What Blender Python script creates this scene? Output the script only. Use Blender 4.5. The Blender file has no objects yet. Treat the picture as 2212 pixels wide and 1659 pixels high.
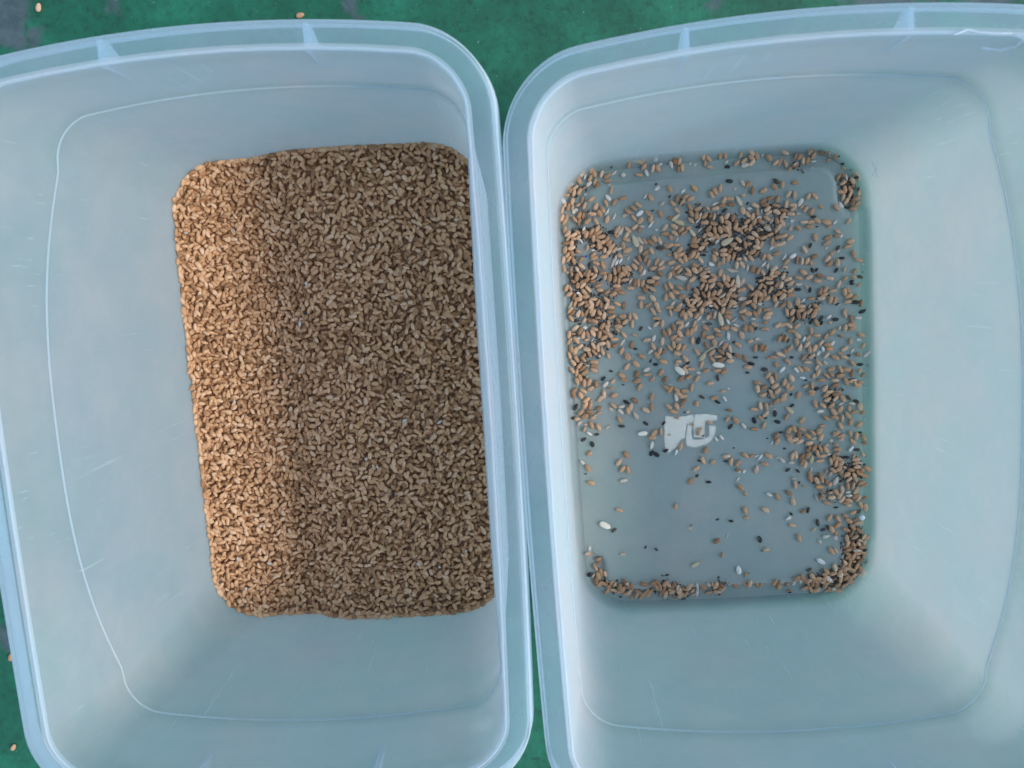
import bpy, math, random
import numpy as np
from mathutils import Vector, Matrix, Euler

SC = bpy.context.scene
COL = SC.collection
MM = 0.001
rng = np.random.RandomState(7)
random.seed(7)
R = math.radians

# ------------------------------------------------------------------ camera
cam_d = bpy.data.cameras.new('camera')
cam = bpy.data.objects.new('camera', cam_d)
COL.objects.link(cam)
tx, ty = 0.1276, -0.0535
Rx = Matrix(((1, 0, 0), (0, math.cos(tx), -math.sin(tx)), (0, math.sin(tx), math.cos(tx))))
Ry = Matrix(((math.cos(ty), 0, math.sin(ty)), (0, 1, 0), (-math.sin(ty), 0, math.cos(ty))))
cam.matrix_world = Matrix.Translation((0, 0, 0.570)) @ (Rx @ Ry).transposed().to_4x4()
cam_d.sensor_width = 36
cam_d.lens = 36 * 1650 / 2212
cam_d.clip_start = 0.01
cam_d.clip_end = 100
cam_d.dof.use_dof = True
cam_d.dof.focus_distance = 0.555
cam_d.dof.aperture_fstop = 12
SC.camera = cam

# ------------------------------------------------------------------ sky and sun
SUN_EL, SUN_AZ = 45.5, -3.0            # azimuth from +x, counter-clockwise
w = bpy.data.worlds.new("World")
SC.world = w
w.use_nodes = True
nt = w.node_tree
bg = nt.nodes['Background']
sky = nt.nodes.new('ShaderNodeTexSky')
sky.sky_type = 'NISHITA'
sky.sun_disc = False
sky.sun_elevation = R(SUN_EL)
sky.sun_rotation = R(90 - SUN_AZ)
sky.air_density = 1.0
sky.dust_density = 1.2
sky.ozone_density = 1.0
nt.links.new(sky.outputs[0], bg.inputs[0])
bg.inputs[1].default_value = 0.145
sun_d = bpy.data.lights.new('sun', 'SUN')
sun = bpy.data.objects.new('sun', sun_d)
COL.objects.link(sun)
sun_d.energy = 1.3
sun_d.angle = R(10)
sun_d.color = (1.0, 0.985, 0.975)
sd = Vector((math.cos(R(SUN_EL)) * math.cos(R(SUN_AZ)), math.cos(R(SUN_EL)) * math.sin(R(SUN_AZ)), math.sin(R(SUN_EL))))
sun.rotation_euler = sd.to_track_quat('Z', 'Y').to_euler()
sun.location = (0.6, -0.2, 0.8)

SC.view_settings.view_transform = 'Standard'
SC.view_settings.look = 'None'
SC.view_settings.gamma = 1
SC.view_settings.exposure = 0.66
SC.render.engine = 'CYCLES'
SC.cycles.max_bounces = 9
SC.cycles.diffuse_bounces = 4
SC.cycles.transmission_bounces = 6
SC.cycles.transparent_max_bounces = 16

# ------------------------------------------------------------------ node helpers
def new_mat(name):
    m = bpy.data.materials.new(name)
    m.use_nodes = True
    m.node_tree.nodes.clear()
    return m

class NT:
    def __init__(s, m):
        s.t = m.node_tree
    def n(s, kind, **kw):
        nd = s.t.nodes.new(kind)
        for k, v in kw.items():
            setattr(nd, k, v)
        return nd
    def l(s, a, b):
        s.t.links.new(a, b)
    def math(s, op, a, b=None, c=None):
        nd = s.n('ShaderNodeMath', operation=op)
        for i, v in enumerate((a, b, c)):
            if v is None:
                continue
            if isinstance(v, (int, float)):
                nd.inputs[i].default_value = v
            else:
                s.l(v, nd.inputs[i])
        return nd.outputs[0]
    def noise(s, vec, scale, detail=4, rough=0.55, dist=0.0):
        nd = s.n('ShaderNodeTexNoise')
        nd.inputs['Scale'].default_value = scale
        nd.inputs['Detail'].default_value = detail
        nd.inputs['Roughness'].default_value = rough
        nd.inputs['Distortion'].default_value = dist
        if vec is not None:
            s.l(vec, nd.inputs['Vector'])
        return nd.outputs['Fac']
    def ramp(s, fac, stops):
        nd = s.n('ShaderNodeValToRGB')
        el = nd.color_ramp.elements
        while len(el) < len(stops):
            el.new(0.5)
        for e, (p, c) in zip(el, stops):
            e.position = p
            e.color = (c if len(c) == 4 else tuple(c) + (1,)) if not isinstance(c, (int, float)) else (c, c, c, 1)
        s.l(fac, nd.inputs[0])
        return nd.outputs[0]
    def mapping(s, vec, scale=(1, 1, 1), rot=(0, 0, 0)):
        nd = s.n('ShaderNodeMapping')
        nd.inputs['Scale'].default_value = scale
        nd.inputs['Rotation'].default_value = rot
        s.l(vec, nd.inputs['Vector'])
        return nd.outputs[0]
    def mixc(s, fac, a, b, mode='MIX'):
        nd = s.n('ShaderNodeMix', data_type='RGBA', blend_type=mode)
        for k, v in ((0, fac), (6, a), (7, b)):
            if isinstance(v, (int, float)):
                nd.inputs[k].default_value = v
            elif isinstance(v, tuple):
                nd.inputs[k].default_value = v if len(v) == 4 else v + (1,)
            else:
                s.l(v, nd.inputs[k])
        return nd.outputs[2]

# ------------------------------------------------------------------ materials
def plastic_mat(name, face_t=0.70, col=(0.80, 0.845, 0.845), trl=0.50, rough=0.35, scratch=0.22):
    """milky polypropylene sheet: what is let through straight falls off with the
    length of the path through the sheet, the rest is scattered back and forward"""
    m = new_mat(name)
    t = NT(m)
    geo = t.n('ShaderNodeNewGeometry')
    tc = t.n('ShaderNodeTexCoord')
    dot = t.n('ShaderNodeVectorMath', operation='DOT_PRODUCT')
    t.l(geo.outputs['Normal'], dot.inputs[0])
    t.l(geo.outputs['Incoming'], dot.inputs[1])
    c = t.math('MAXIMUM', t.math('ABSOLUTE', dot.outputs['Value']), 0.10)
    obj = tc.outputs['Object']
    cloud = t.noise(obj, 16, 4, 0.62)
    base_t = t.math('MULTIPLY_ADD', cloud, 0.22, face_t - 0.11)
    thr_ = t.math('POWER', base_t, t.math('DIVIDE', 1.0, c))
    colr = t.ramp(cloud, [(0.28, (col[0] * 1.03, col[1] * 0.95, col[2] * 0.93)), (0.50, tuple(x * 0.97 for x in col)), (0.70, (col[0] * 0.96, col[1] * 1.01, col[2] * 1.01))])
    if scratch:
        f = t.noise(t.mapping(obj, (420, 420, 13), (0.25, 0.15, 0.4)), 1.0, 2, 0.5)
        g = t.math('MULTIPLY', t.ramp(f, [(0.66, 0.0), (0.71, 1.0)]), t.ramp(cloud, [(0.48, 0.0), (0.60, 1.0)]))
        g = t.math('MULTIPLY', g, scratch)
        colr = t.mixc(g, colr, (0.97, 0.98, 0.99))
        thr_ = t.math('MULTIPLY', thr_, t.math('SUBTRACT', 1.0, t.math('MULTIPLY', g, 0.8)))
    dif = t.n('ShaderNodeBsdfDiffuse')
    tl = t.n('ShaderNodeBsdfTranslucent')
    t.l(colr, dif.inputs[0])
    t.l(colr, tl.inputs[0])
    mx = t.n('ShaderNodeMixShader')
    mx.inputs[0].default_value = trl
    t.l(dif.outputs[0], mx.inputs[1])
    t.l(tl.outputs[0], mx.inputs[2])
    tp = t.n('ShaderNodeBsdfTransparent')
    tp.inputs[0].default_value = (0.94, 0.98, 1.0, 1)
    mt = t.n('ShaderNodeMixShader')
    t.l(thr_, mt.inputs[0])
    t.l(mx.outputs[0], mt.inputs[1])
    t.l(tp.outputs[0], mt.inputs[2])
    gl = t.n('ShaderNodeBsdfGlossy')
    gl.inputs['Roughness'].default_value = rough
    # surface reflection on the outward faces only (no false inner reflection)
    fres = t.math('MULTIPLY_ADD', t.math('POWER', t.math('SUBTRACT', 1.0, c), 5.0), 0.75, 0.035)
    fres = t.math('MULTIPLY', fres, t.math('SUBTRACT', 1.0, geo.outputs['Backfacing']))
    mg = t.n('ShaderNodeMixShader')
    t.l(fres, mg.inputs[0])
    t.l(mt.outputs[0], mg.inputs[1])
    t.l(gl.outputs[0], mg.inputs[2])
    out = t.n('ShaderNodeOutputMaterial')
    t.l(mg.outputs[0], out.inputs[0])
    return m

def grain_mat(name, stops, per_island=False, rough=0.55, speck=0.25, dark=(0.16, 0.08, 0.04)):
    m = new_mat(name)
    t = NT(m)
    tc = t.n('ShaderNodeTexCoord')
    if per_island:
        rnd = t.n('ShaderNodeNewGeometry').outputs['Random Per Island']
        scale = 900
    else:
        rnd = t.n('ShaderNodeObjectInfo').outputs['Random']
        scale = 900
    base = t.ramp(rnd, stops)
    obj = tc.outputs['Object']
    if not per_island:
        vm = t.n('ShaderNodeVectorMath', operation='SCALE')
        t.l(obj, vm.inputs[0])
        vm.inputs['Scale'].default_value = 0.006
        ad = t.n('ShaderNodeVectorMath', operation='ADD')
        t.l(vm.outputs[0], ad.inputs[0])
        oi = t.n('ShaderNodeObjectInfo')
        t.l(oi.outputs['Location'], ad.inputs[1])
        vec = ad.outputs[0]
    else:
        vec = obj
    n1 = t.ramp(t.noise(vec, 420, 4, 0.65), [(0.38, 1.0), (0.62, 0.0)])
    col = t.mixc(t.math('MULTIPLY', n1, speck), base, dark)
    n2 = t.ramp(t.noise(vec, 330, 2, 0.5), [(0.60, 0.0), (0.74, 1.0)])
    col = t.mixc(t.math('MULTIPLY', n2, speck * 0.8), col, (0.62, 0.50, 0.38))
    b = t.n('ShaderNodeBsdfPrincipled')
    t.l(col, b.inputs['Base Color'])
    b.inputs['Roughness'].default_value = rough
    b.inputs['Specular IOR Level'].default_value = 0.35
    bp = t.n('ShaderNodeBump')
    bp.inputs['Strength'].default_value = 0.35
    bp.inputs['Distance'].default_value = 0.0004
    t.l(t.noise(vec, 1500, 3, 0.6), bp.inputs['Height'])
    t.l(bp.outputs[0], b.inputs['Normal'])
    out = t.n('ShaderNodeOutputMaterial')
    t.l(b.outputs[0], out.inputs[0])
    return m

WHEAT = [(0.0, (0.28, 0.145, 0.070)), (0.15, (0.43, 0.24, 0.125)), (0.45, (0.54, 0.315, 0.175)), (0.75, (0.61, 0.37, 0.215)), (0.96, (0.70, 0.47, 0.30)), (1.0, (0.58, 0.28, 0.10))]
M_tub = plastic_mat('milky_plastic')
M_base = plastic_mat('milky_plastic_base', face_t=0.60, col=(0.84, 0.90, 0.87), rough=0.22, scratch=0.0)
M_rim = plastic_mat('milky_plastic_rim', face_t=0.76, col=(0.68, 0.86, 0.93), scratch=0.0)
M_edge = plastic_mat('milky_plastic_edge', face_t=0.50, col=(0.82, 0.90, 0.93), scratch=0.0)
M_rib = plastic_mat('milky_plastic_rib', face_t=0.45, col=(0.80, 0.90, 0.95), scratch=0.0)
M_wheat = grain_mat('wheat_skin', WHEAT)
WHEAT_BED = [(0.0, (0.28, 0.132, 0.054)), (0.2, (0.49, 0.258, 0.118)), (0.45, (0.64, 0.355, 0.175)), (0.75, (0.73, 0.425, 0.22)), (0.97, (0.80, 0.52, 0.31)), (1.0, (0.60, 0.32, 0.13))]
M_bed = grain_mat('wheat_skin_bed', WHEAT_BED, per_island=True, speck=0.18)
M_wheat_m = grain_mat('wheat_skin_many', WHEAT, per_island=True)
M_pale = grain_mat('pale_skin', [(0, (0.50, 0.38, 0.27)), (0.35, (0.62, 0.53, 0.43)), (0.75, (0.70, 0.65, 0.58)), (1, (0.78, 0.76, 0.73))], dark=(0.35, 0.25, 0.17), speck=0.35)
M_cream = grain_mat('cream_skin', [(0, (0.74, 0.69, 0.56)), (1, (0.80, 0.77, 0.68))], dark=(0.5, 0.42, 0.28), speck=0.1)
M_hull = grain_mat('straw_hull', [(0, (0.50, 0.38, 0.22)), (0.5, (0.58, 0.47, 0.30)), (1, (0.54, 0.48, 0.36))], dark=(0.30, 0.2, 0.1), speck=0.2)
M_dark = grain_mat('dark_skin', [(0, (0.018, 0.022, 0.024)), (0.6, (0.035, 0.033, 0.03)), (1, (0.09, 0.065, 0.045))], dark=(0.01, 0.01, 0.01), speck=0.3)
M_shade_dust = grain_mat('shade_dust', [(0, (0.02, 0.018, 0.015)), (0.75, (0.07, 0.05, 0.035)), (0.95, (0.2, 0.14, 0.09)), (1, (0.6, 0.55, 0.5))], per_island=True, speck=0.2)  # dark dust tones, deepening the gaps between grains as painted shade

def simple_mat(name, col, rough=0.6):
    m = new_mat(name)
    t = NT(m)
    tc = t.n('ShaderNodeTexCoord')
    b = t.n('ShaderNodeBsdfPrincipled')
    c = t.mixc(t.ramp(t.noise(tc.outputs['Object'], 220, 5, 0.6), [(0.35, 0.0), (0.65, 1.0)]), tuple(x * 0.86 for x in col), col)
    t.l(c, b.inputs['Base Color'])
    b.inputs['Roughness'].default_value = rough
    out = t.n('ShaderNodeOutputMaterial')
    t.l(b.outputs[0], out.inputs[0])
    return m

M_blue = simple_mat('blue_bead', (0.01, 0.06, 0.45), 0.3)
M_white = simple_mat('white_pellet', (0.80, 0.82, 0.82), 0.4)
M_label = simple_mat('label_paper', (0.98, 0.86, 0.72), 0.8)

def ground_mat():
    m = new_mat('green_painted_floor')
    t = NT(m)
    g = t.n('ShaderNodeNewGeometry')
    p = g.outputs['Position']
    a = t.ramp(t.noise(p, 16, 8, 0.68, 0.2), [(0.30, (0.004, 0.068, 0.034)), (0.5, (0.006, 0.118, 0.060)), (0.68, (0.013, 0.175, 0.094))])
    fine = t.ramp(t.noise(p, 160, 6, 0.75), [(0.30, 0.55), (0.5, 1.0), (0.75, 1.12)])
    c = t.mixc(1.0, a, fine, 'MULTIPLY')
    pits = t.ramp(t.noise(t.mapping(p, (1, 1.6, 1)), 75, 3, 0.6), [(0.25, 1.0), (0.31, 0.0)])
    c = t.mixc(t.math('MULTIPLY', pits, 0.75), c, (0.008, 0.05, 0.035))
    # bare grey patches where the paint is gone
    def spot(cx, cy, rad, soft):
        v = t.n('ShaderNodeVectorMath', operation='DISTANCE')
        off = t.n('ShaderNodeVectorMath', operation='MULTIPLY_ADD')
        nz = t.n('ShaderNodeTexNoise')
        nz.inputs['Scale'].default_value = 45
        nz.inputs['Detail'].default_value = 5
        t.l(p, nz.inputs['Vector'])
        t.l(nz.outputs['Color'], off.inputs[0])
        off.inputs[1].default_value = (0.045, 0.045, 0)
        t.l(p, off.inputs[2])
        t.l(off.outputs[0], v.inputs[0])
        v.inputs[1].default_value = (cx + 0.0225, cy + 0.0225, -0.0065)
        return t.ramp(v.outputs['Value'], [(rad, 1.0), (rad + soft, 0.0)])
    sp = None
    for cx, cy, rad in ((-0.413, 0.198, 0.022), (-0.398, 0.186, 0.006), (-0.322, 0.211, 0.002), (0.225, 0.222, 0.028), (0.300, 0.222, 0.03), (-0.448, -0.285, 0.010), (-0.149, 0.203, 0.005), (0.114, 0.192, 0.0015), (-0.383, 0.185, 0.006), (0.262, 0.222, 0.02)):
        s_ = spot(cx, cy, rad, 0.006)
        sp = s_ if sp is None else t.math('MAXIMUM', sp, s_)
    grey = t.ramp(t.noise(p, 90, 6, 0.7), [(0.3, (0.035, 0.065, 0.070)), (0.7, (0.10, 0.13, 0.14))])
    c = t.mixc(t.math('MULTIPLY', sp, 0.9), c, grey)
    dust = t.ramp(t.noise(p, 420, 2, 0.5), [(0.74, 0.0), (0.78, 1.0)])
    c = t.mixc(t.math('MULTIPLY', dust, 0.6), c, (0.30, 0.42, 0.38))
    b = t.n('ShaderNodeBsdfPrincipled')
    t.l(c, b.inputs['Base Color'])
    b.inputs['Roughness'].default_value = 0.68
    bp = t.n('ShaderNodeBump')
    bp.inputs['Strength'].default_value = 0.4
    bp.inputs['Distance'].default_value = 0.0015
    t.l(t.noise(p, 110, 6, 0.7), bp.inputs['Height'])
    t.l(bp.outputs[0], b.inputs['Normal'])
    out = t.n('ShaderNodeOutputMaterial')
    t.l(b.outputs[0], out.inputs[0])
    return m

# ------------------------------------------------------------------ object helpers
def link_mesh(name, me, mat, parent=None, smooth=True):
    if mat is not None and not me.materials:
        me.materials.append(mat)
    if smooth and len(me.polygons):
        me.polygons.foreach_set('use_smooth', [True] * len(me.polygons))
    o = bpy.data.objects.new(name, me)
    COL.objects.link(o)
    if parent is not None:
        o.parent = parent
    return o

def tag(o, label=None, cat=None, group=None, kind=None):
    if label: o['label'] = label
    if cat: o['category'] = cat
    if group: o['group'] = group
    if kind: o['kind'] = kind
    return o

def mesh_from(name, V, F):
    me = bpy.data.meshes.new(name)
    me.from_pydata([tuple(map(float, v)) for v in V], [], F)
    me.update()
    return me

# ------------------------------------------------------------------ ground
GZ = -0.0066
gm = bpy.data.meshes.new('ground')
n = 2
gm.from_pydata([(-6, -6, GZ), (6, -6, GZ), (6, 6, GZ), (-6, 6, GZ)], [], [(0, 1, 2, 3)])
ground = link_mesh('ground', gm, ground_mat(), smooth=False)
tag(ground, 'worn green painted floor with scuffs and grey bare patches', kind='structure')

# ------------------------------------------------------------------ the tub
NC, NS = 18, 44          # points per corner arc and per side

def outline(a, b, r, bl, bs):
    seg = []
    for sx, sy, a0 in ((1, 1, 0), (-1, 1, 90), (-1, -1, 180), (1, -1, 270)):
        ang = np.radians(np.linspace(a0, a0 + 90, NC))
        seg.append(np.stack([sx * (a - r) + r * np.cos(ang), sy * (b - r) + r * np.sin(ang)], 1))
    out = []
    for i in range(4):
        out.append(seg[i])
        A, B = seg[i][-1], seg[(i + 1) % 4][0]
        out.append(A + (B - A) * np.linspace(0, 1, NS + 2)[1:-1, None])
    p = np.concatenate(out)
    x, y = p[:, 0].copy(), p[:, 1].copy()
    p[:, 0] += np.sign(x) * bl * (1 - (y / b) ** 2) * np.clip(abs(x) / a, 0, 1) ** 2
    p[:, 1] += np.sign(y) * bs * (1 - (x / a) ** 2) * np.clip(abs(y) / b, 0, 1) ** 2
    return p

O_floor = outline(110.87, 168.66, 38.0, 1.55, 3.4)
O_step = outline(114.56, 172.84, 20.0, 2.44, 10.6)
O_rim = outline(120.97, 173.98, 24.1, 2.44, 10.6)
NP = len(O_rim)
H_RIM, H_STEP = 206.8, 144.7

def normals(o):
    d = np.roll(o, -1, 0) - np.roll(o, 1, 0)
    nn = np.stack([d[:, 1], -d[:, 0]], 1)
    nn /= np.linalg.norm(nn, axis=1)[:, None]
    for _ in range(2):
        nn = nn + np.roll(nn, 1, 0) + np.roll(nn, -1, 0)
        nn /= np.linalg.norm(nn, axis=1)[:, None]
    return nn

N_rim = normals(O_rim)
N_step = normals(O_step)
N_floor = normals(O_floor)
yy = np.clip(O_step[:, 1] / 172.84, -1, 1)
xx = np.clip(np.abs(O_step[:, 0]) / 114.56, 0, 1)
Z_step = H_STEP + 28.4 * np.clip(1 - np.abs(yy / 0.86) ** 2.6, 0, 1) ** 1.1 * xx ** 4

def smooth(x):
    x = np.clip(x, 0, 1)
    return x * x * (3 - 2 * x)

def floor_z(x, y):
    """inner floor height in mm: a U-shaped channel round each end"""
    x = np.abs(np.asarray(x, float)); y = np.abs(np.asarray(y, float))
    r = 13.0
    qx, qy = x - (89.0 - r), y - (152.5 - r)
    d = np.hypot(np.maximum(qx, 0), np.maximum(qy, 0)) + np.minimum(np.maximum(qx, qy), 0) - r
    end = 10.5 - np.hypot(np.minimum(x - 99.5, 6), 132.0 - y)
    d = np.where((x > 85) & (y < 132), np.minimum(end, 99), d)
    return -4.2 * smooth((d + 0.3) / 2.6)

def lower(fr):
    return O_floor + (O_step - O_floor) * fr

def ringcat(rings):
    V = np.concatenate(rings)
    F = []
    for k in range(len(rings) - 1):
        for i in range(NP):
            j = (i + 1) % NP
            F.append((k * NP + i, k * NP + j, (k + 1) * NP + j, (k + 1) * NP + i))
    return V, F

def r3(xy, z):
    return np.concatenate([xy, np.broadcast_to(np.reshape(z, (-1, 1)), (NP, 1))], 1) * MM

def wall_rings(off, zbot):
    """wall surface displaced outward by off, from fillet to rim"""
    rings = []
    RF = 7.0
    for ph in np.radians([0, 12, 24, 36, 48, 60, 72, 84]):
        xy = O_floor + N_floor * (-(RF) * (1 - math.sin(ph)) + off * math.sin(ph))
        z0 = floor_z(O_floor[:, 0] - N_floor[:, 0] * RF, O_floor[:, 1] - N_floor[:, 1] * RF)
        zt = RF * 1.0
        z = z0 + (zt - z0) * (1 - math.cos(ph)) + zbot * math.cos(ph)
        if ph > 1.4:
            pass
        rings.append(r3(xy, z))
    for fr in np.linspace(0.06, 0.985, 14):
        rings.append(r3(lower(fr) + (N_step * fr + N_floor * (1 - fr)) * off, Z_step * fr + 3.0 * (1 - fr)))
    S = 0.9
    for s_, dz in ((0.0, -1.6), (0.12, -0.6), (0.32, 0.1), (0.52, 0.7), (S, 1.8)):
        rings.append(r3(O_step + N_step * (s_ + off), Z_step + dz))
    for fr in np.linspace(0.12, 1.0, 8):
        if fr == 1.0:
            break
        a = O_step + N_step * S
        rings.append(r3(a + (O_rim - a) * fr + N_rim * off, (Z_step + 1.6) * (1 - fr) + 204.5 * fr))
    return rings

RIM_IN = [(0.0, 204.5), (0.15, 205.6), (0.6, 206.5), (1.3, 206.9), (2.4, 207.0), (6, 207.05), (10, 207.0), (11.8, 206.8), (12.8, 206.2), (13.4, 205.0), (13.7, 202.5), (14.0, 199.0), (14.4, 195.4), (14.3, 194.8)]
RIM_UN = [(13.7, 194.6), (13.0, 194.9), (12.7, 196), (12.3, 200), (11.9, 203.6), (11.3, 204.7), (10, 205.1), (6, 205.2), (3.4, 205.1), (2.3, 204.8), (1.6, 204.0), (1.5, 202.5)]

def build_tub_meshes():
    out = {}
    inner = wall_rings(0.0, 0.0)
    outer = wall_rings(1.5, -2.0)
    V1, F1 = ringcat(inner + [r3(O_rim, 204.5)])
    V2, F2 = ringcat([r3(O_rim + N_rim * 1.5, 202.5)] + outer[::-1])
    F2 = [tuple(i + len(V1) for i in f) for f in F2]
    out['wall'] = mesh_from('tub_wall', np.concatenate([V1, V2]), F1 + F2)
    rr = [r3(O_rim + N_rim * o, z) for o, z in RIM_IN + RIM_UN]
    V, F = ringcat(rr)
    out['rim'] = mesh_from('tub_rim', V, F)
    nin = len(RIM_IN)
    flat = set(range(4, 8)) | set(range(nin + 5, nin + 9))
    mi = np.array([0 if (k // NP) in flat else 1 for k in range(len(F))], dtype=np.int32)
    out['rim'].materials.append(M_rim)
    out['rim'].materials.append(M_edge)
    out['rim'].polygons.foreach_set('material_index', mi)
    # moulded beads: along the wall ledge and along the inner edge of the rim
    def tube(path, rad, q=8):
        V = []
        for a in np.linspace(0, 2 * math.pi, q, endpoint=False):
            xy = path[0] + path[2] * (math.cos(a) * rad)
            V.append(np.concatenate([xy, (path[1] + math.sin(a) * rad)[:, None]], 1) * MM)
        V = np.concatenate(V)
        F = [(i * NP + k, i * NP + (k + 1) % NP, ((i + 1) % q) * NP + (k + 1) % NP, ((i + 1) % q) * NP + k) for i in range(q) for k in range(NP)]
        return V, [f[::-1] for f in F]
    wob = 0.12 * np.sin(np.arange(NP) * 0.9) * np.sin(np.arange(NP) * 0.37)
    out['ledge'] = mesh_from('tub_ledge', *tube((O_step + N_step * 0.15, Z_step + 0.1, N_step), 0.48))
    out['edge'] = mesh_from('tub_edge', *tube((O_rim + N_rim * (0.35 + wob[:, None]), np.full(NP, 206.4), N_rim), 0.72))
    # base: dense rings from the fillet start to the middle
    start = O_floor - N_floor * 7.0
    Vs, Fs = [], []
    off = 0
    for dz, flip in ((0.0, False), (-2.0, True)):
        rings = []
        for k in np.concatenate([np.linspace(1.0, 0.72, 26), np.linspace(0.70, 0.03, 12)]):
            xy = start * k if k < 0.72 else start - (start - start * 0.72) * (1 - k) / 0.28
            rings.append(r3(xy, floor_z(xy[:, 0], xy[:, 1]) + dz))
        V, F = ringcat(rings)
        nv = len(V)
        V = np.concatenate([V, [[0, 0, dz * MM]]])
        last = (len(rings) - 1) * NP
        F += [(last + i, last + (i + 1) % NP, nv) for i in range(NP)]
        if flip:
            F = [f[::-1] for f in F]
        F = [tuple(i + off for i in (f[::-1])) for f in F]
        off += len(V)
        Vs.append(V); Fs += F
    out['base'] = mesh_from('tub_base', np.concatenate(Vs), Fs)
    # stiffening rib under the rim: a wedge between lip and wall
    t = 1.2
    prof = [(-0.12, 176.5), (-0.12, 203.0), (1.45, 204.9), (11.9, 204.9), (12.2, 198.0), (9.0, 192.0)]
    V = [(-t, d, z) for d, z in prof] + [(t, d, z) for d, z in prof]
    m = len(prof)
    F = [tuple(range(m))[::-1], tuple(range(m, 2 * m))] + [(i, (i + 1) % m, m + (i + 1) % m, m + i) for i in range(m)]
    out['rib'] = mesh_from('tub_rib', np.array(V) * MM, F)
    return out

TM = build_tub_meshes()
TUBS = {'L': (-153.144, -76.878, 0.0581), 'R': (122.0, -75.2535, 0.0715)}

def rim_y(x, sgn):
    sel = O_rim[np.sign(O_rim[:, 1]) == sgn]
    sel = sel[np.argsort(sel[:, 0])]
    return float(np.interp(x, sel[:, 0], sel[:, 1]))

def make_tub(key, label):
    X, Y, r = TUBS[key]
    e = bpy.data.objects.new('plastic_tub', None)
    COL.objects.link(e)
    e.location = (X * MM, Y * MM, 0)
    e.rotation_euler = (0, 0, r)
    tag(e, label, 'plastic tub', 'milky plastic tubs side by side')
    link_mesh('wall', TM['wall'], M_tub, e)
    link_mesh('rim', TM['rim'], None, e)
    link_mesh('ledge', TM['ledge'], M_edge, e)
    link_mesh('rim_bead', TM['edge'], M_edge, e)
    link_mesh('base', TM['base'], M_base, e)
    for sgn in (1, -1):
        for x in (-49.3, 49.3):
            o = link_mesh('rib', TM['rib'], M_rib, e, smooth=False)
            o.location = (x * MM, rim_y(x, sgn) * MM, 0)
            o.rotation_euler = (0, 0, 0 if sgn > 0 else math.pi)
    return e

tubL = make_tub('L', 'milky clear plastic tub filled with a thick even bed of wheat')
tubR = make_tub('R', 'milky clear plastic tub with loose grains and debris on its bare bottom')

def to_world(key, x, y):
    X, Y, r = TUBS[key]
    c, s = math.cos(r), math.sin(r)
    return X + c * x - s * y, Y + s * x + c * y

# marks on the right tub: a scratched cross, a chewed notch at the rim and dark flecks
def strip(name, pts, wd, mat, parent):
    V, F = [], []
    for i, (a, b_) in enumerate(zip(pts[:-1], pts[1:])):
        a, b_ = Vector(a), Vector(b_)
        d = (b_ - a).normalized()
        nrm = Vector((-0.99, 0, 0.15)) if abs(a.x) > 90 else Vector((0, -math.copysign(0.99, a.y), 0.1))
        sd_ = d.cross(nrm).normalized() * wd
        up = nrm * 0.15
        k = len(V)
        V += [a - sd_, a + sd_, b_ + sd_, b_ - sd_, a + up * 2, b_ + up * 2]
        F += [(k, k + 4, k + 5, k + 3), (k + 4, k + 1, k + 2, k + 5), (k, k + 1, k + 4), (k + 3, k + 5, k + 2)]
    return link_mesh(name, mesh_from(name, np.array([tuple(v) for v in V]) * MM, F), mat, parent, smooth=False)

M_scr = simple_mat('scratched_plastic', (0.85, 0.92, 0.95), 0.6)
strip('scratch', [(101.2, 153.8, 31), (105.5, 147.8, 26), (109.6, 141.8, 20)], 0.45, M_scr, tubR)
strip('scratch', [(104.0, 151.5, 33), (106.6, 147.2, 26), (106.8, 143.0, 19)], 0.35, M_scr, tubR)
strip('torn_plastic', [(66.5, 180.6, 207.3), (71.8, 182.0, 208.2), (77, 180.4, 207.9), (84, 179.4, 207.6), (91, 179.0, 207.4), (97, 176.0, 207.0), (100, 171.5, 206.6)], 0.9, M_scr, tubR)
strip('torn_plastic', [(97, 176.5, 206), (97.5, 175.6, 199), (94.5, 176.2, 192), (88, 178.6, 189)], 0.5, M_scr, tubR)

# torn label remnants stuck to the outside of the right tub's base
LAB = [[(-388, -189), (-291, -202), (-184, -190), (-178, -221), (-195, -266), (-233, -256), (-243, -314), (-249, -364), (-291, -377), (-300, -420), (-379, -470), (-403, -433), (-401, -304)], [(-169, -191), (-102, -189), (-4, -205), (-10, -243), (-93, -250), (-101, -280), (-101, -373), (-184, -360), (-188, -267)], [(-67, -278), (-15, -285), (-34, -377), (-92, -421), (-187, -442), (-240, -423), (-245, -380), (-227, -264), (-199, -268), (-196, -375), (-147, -386), (-71, -367)]]
le = bpy.data.objects.new('torn_label', None)
COL.objects.link(le)
X, Y, r = TUBS['R']
le.location = (X * MM, Y * MM, 0)
le.rotation_euler = (0, 0, r)
tag(le, 'torn whitish paper label stuck under the bottom of the right tub', 'label')
for i, poly in enumerate(LAB):
    pts = []
    for a, b_ in zip(poly, poly[1:] + poly[:1]):
        for k in range(4):
            f = k / 4
            pts.append(((a[0] + (b_[0] - a[0]) * f) / 10 + rng.uniform(-.25, .25), (a[1] + (b_[1] - a[1]) * f) / 10 + rng.uniform(-.25, .25)))
    m = len(pts)
    z0 = -0.6 - 0.12 * i
    V = [(x, y, z0) for x, y in pts] + [(x, y, z0 - 0.1) for x, y in pts]
    F = [tuple(range(m)), tuple(range(m, 2 * m))[::-1]] + [(k, m + k, m + (k + 1) % m, (k + 1) % m) for k in range(m)]
    link_mesh('paper_scrap', mesh_from('paper_scrap', np.array(V) * MM, F), M_label, le, smooth=False)

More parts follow.
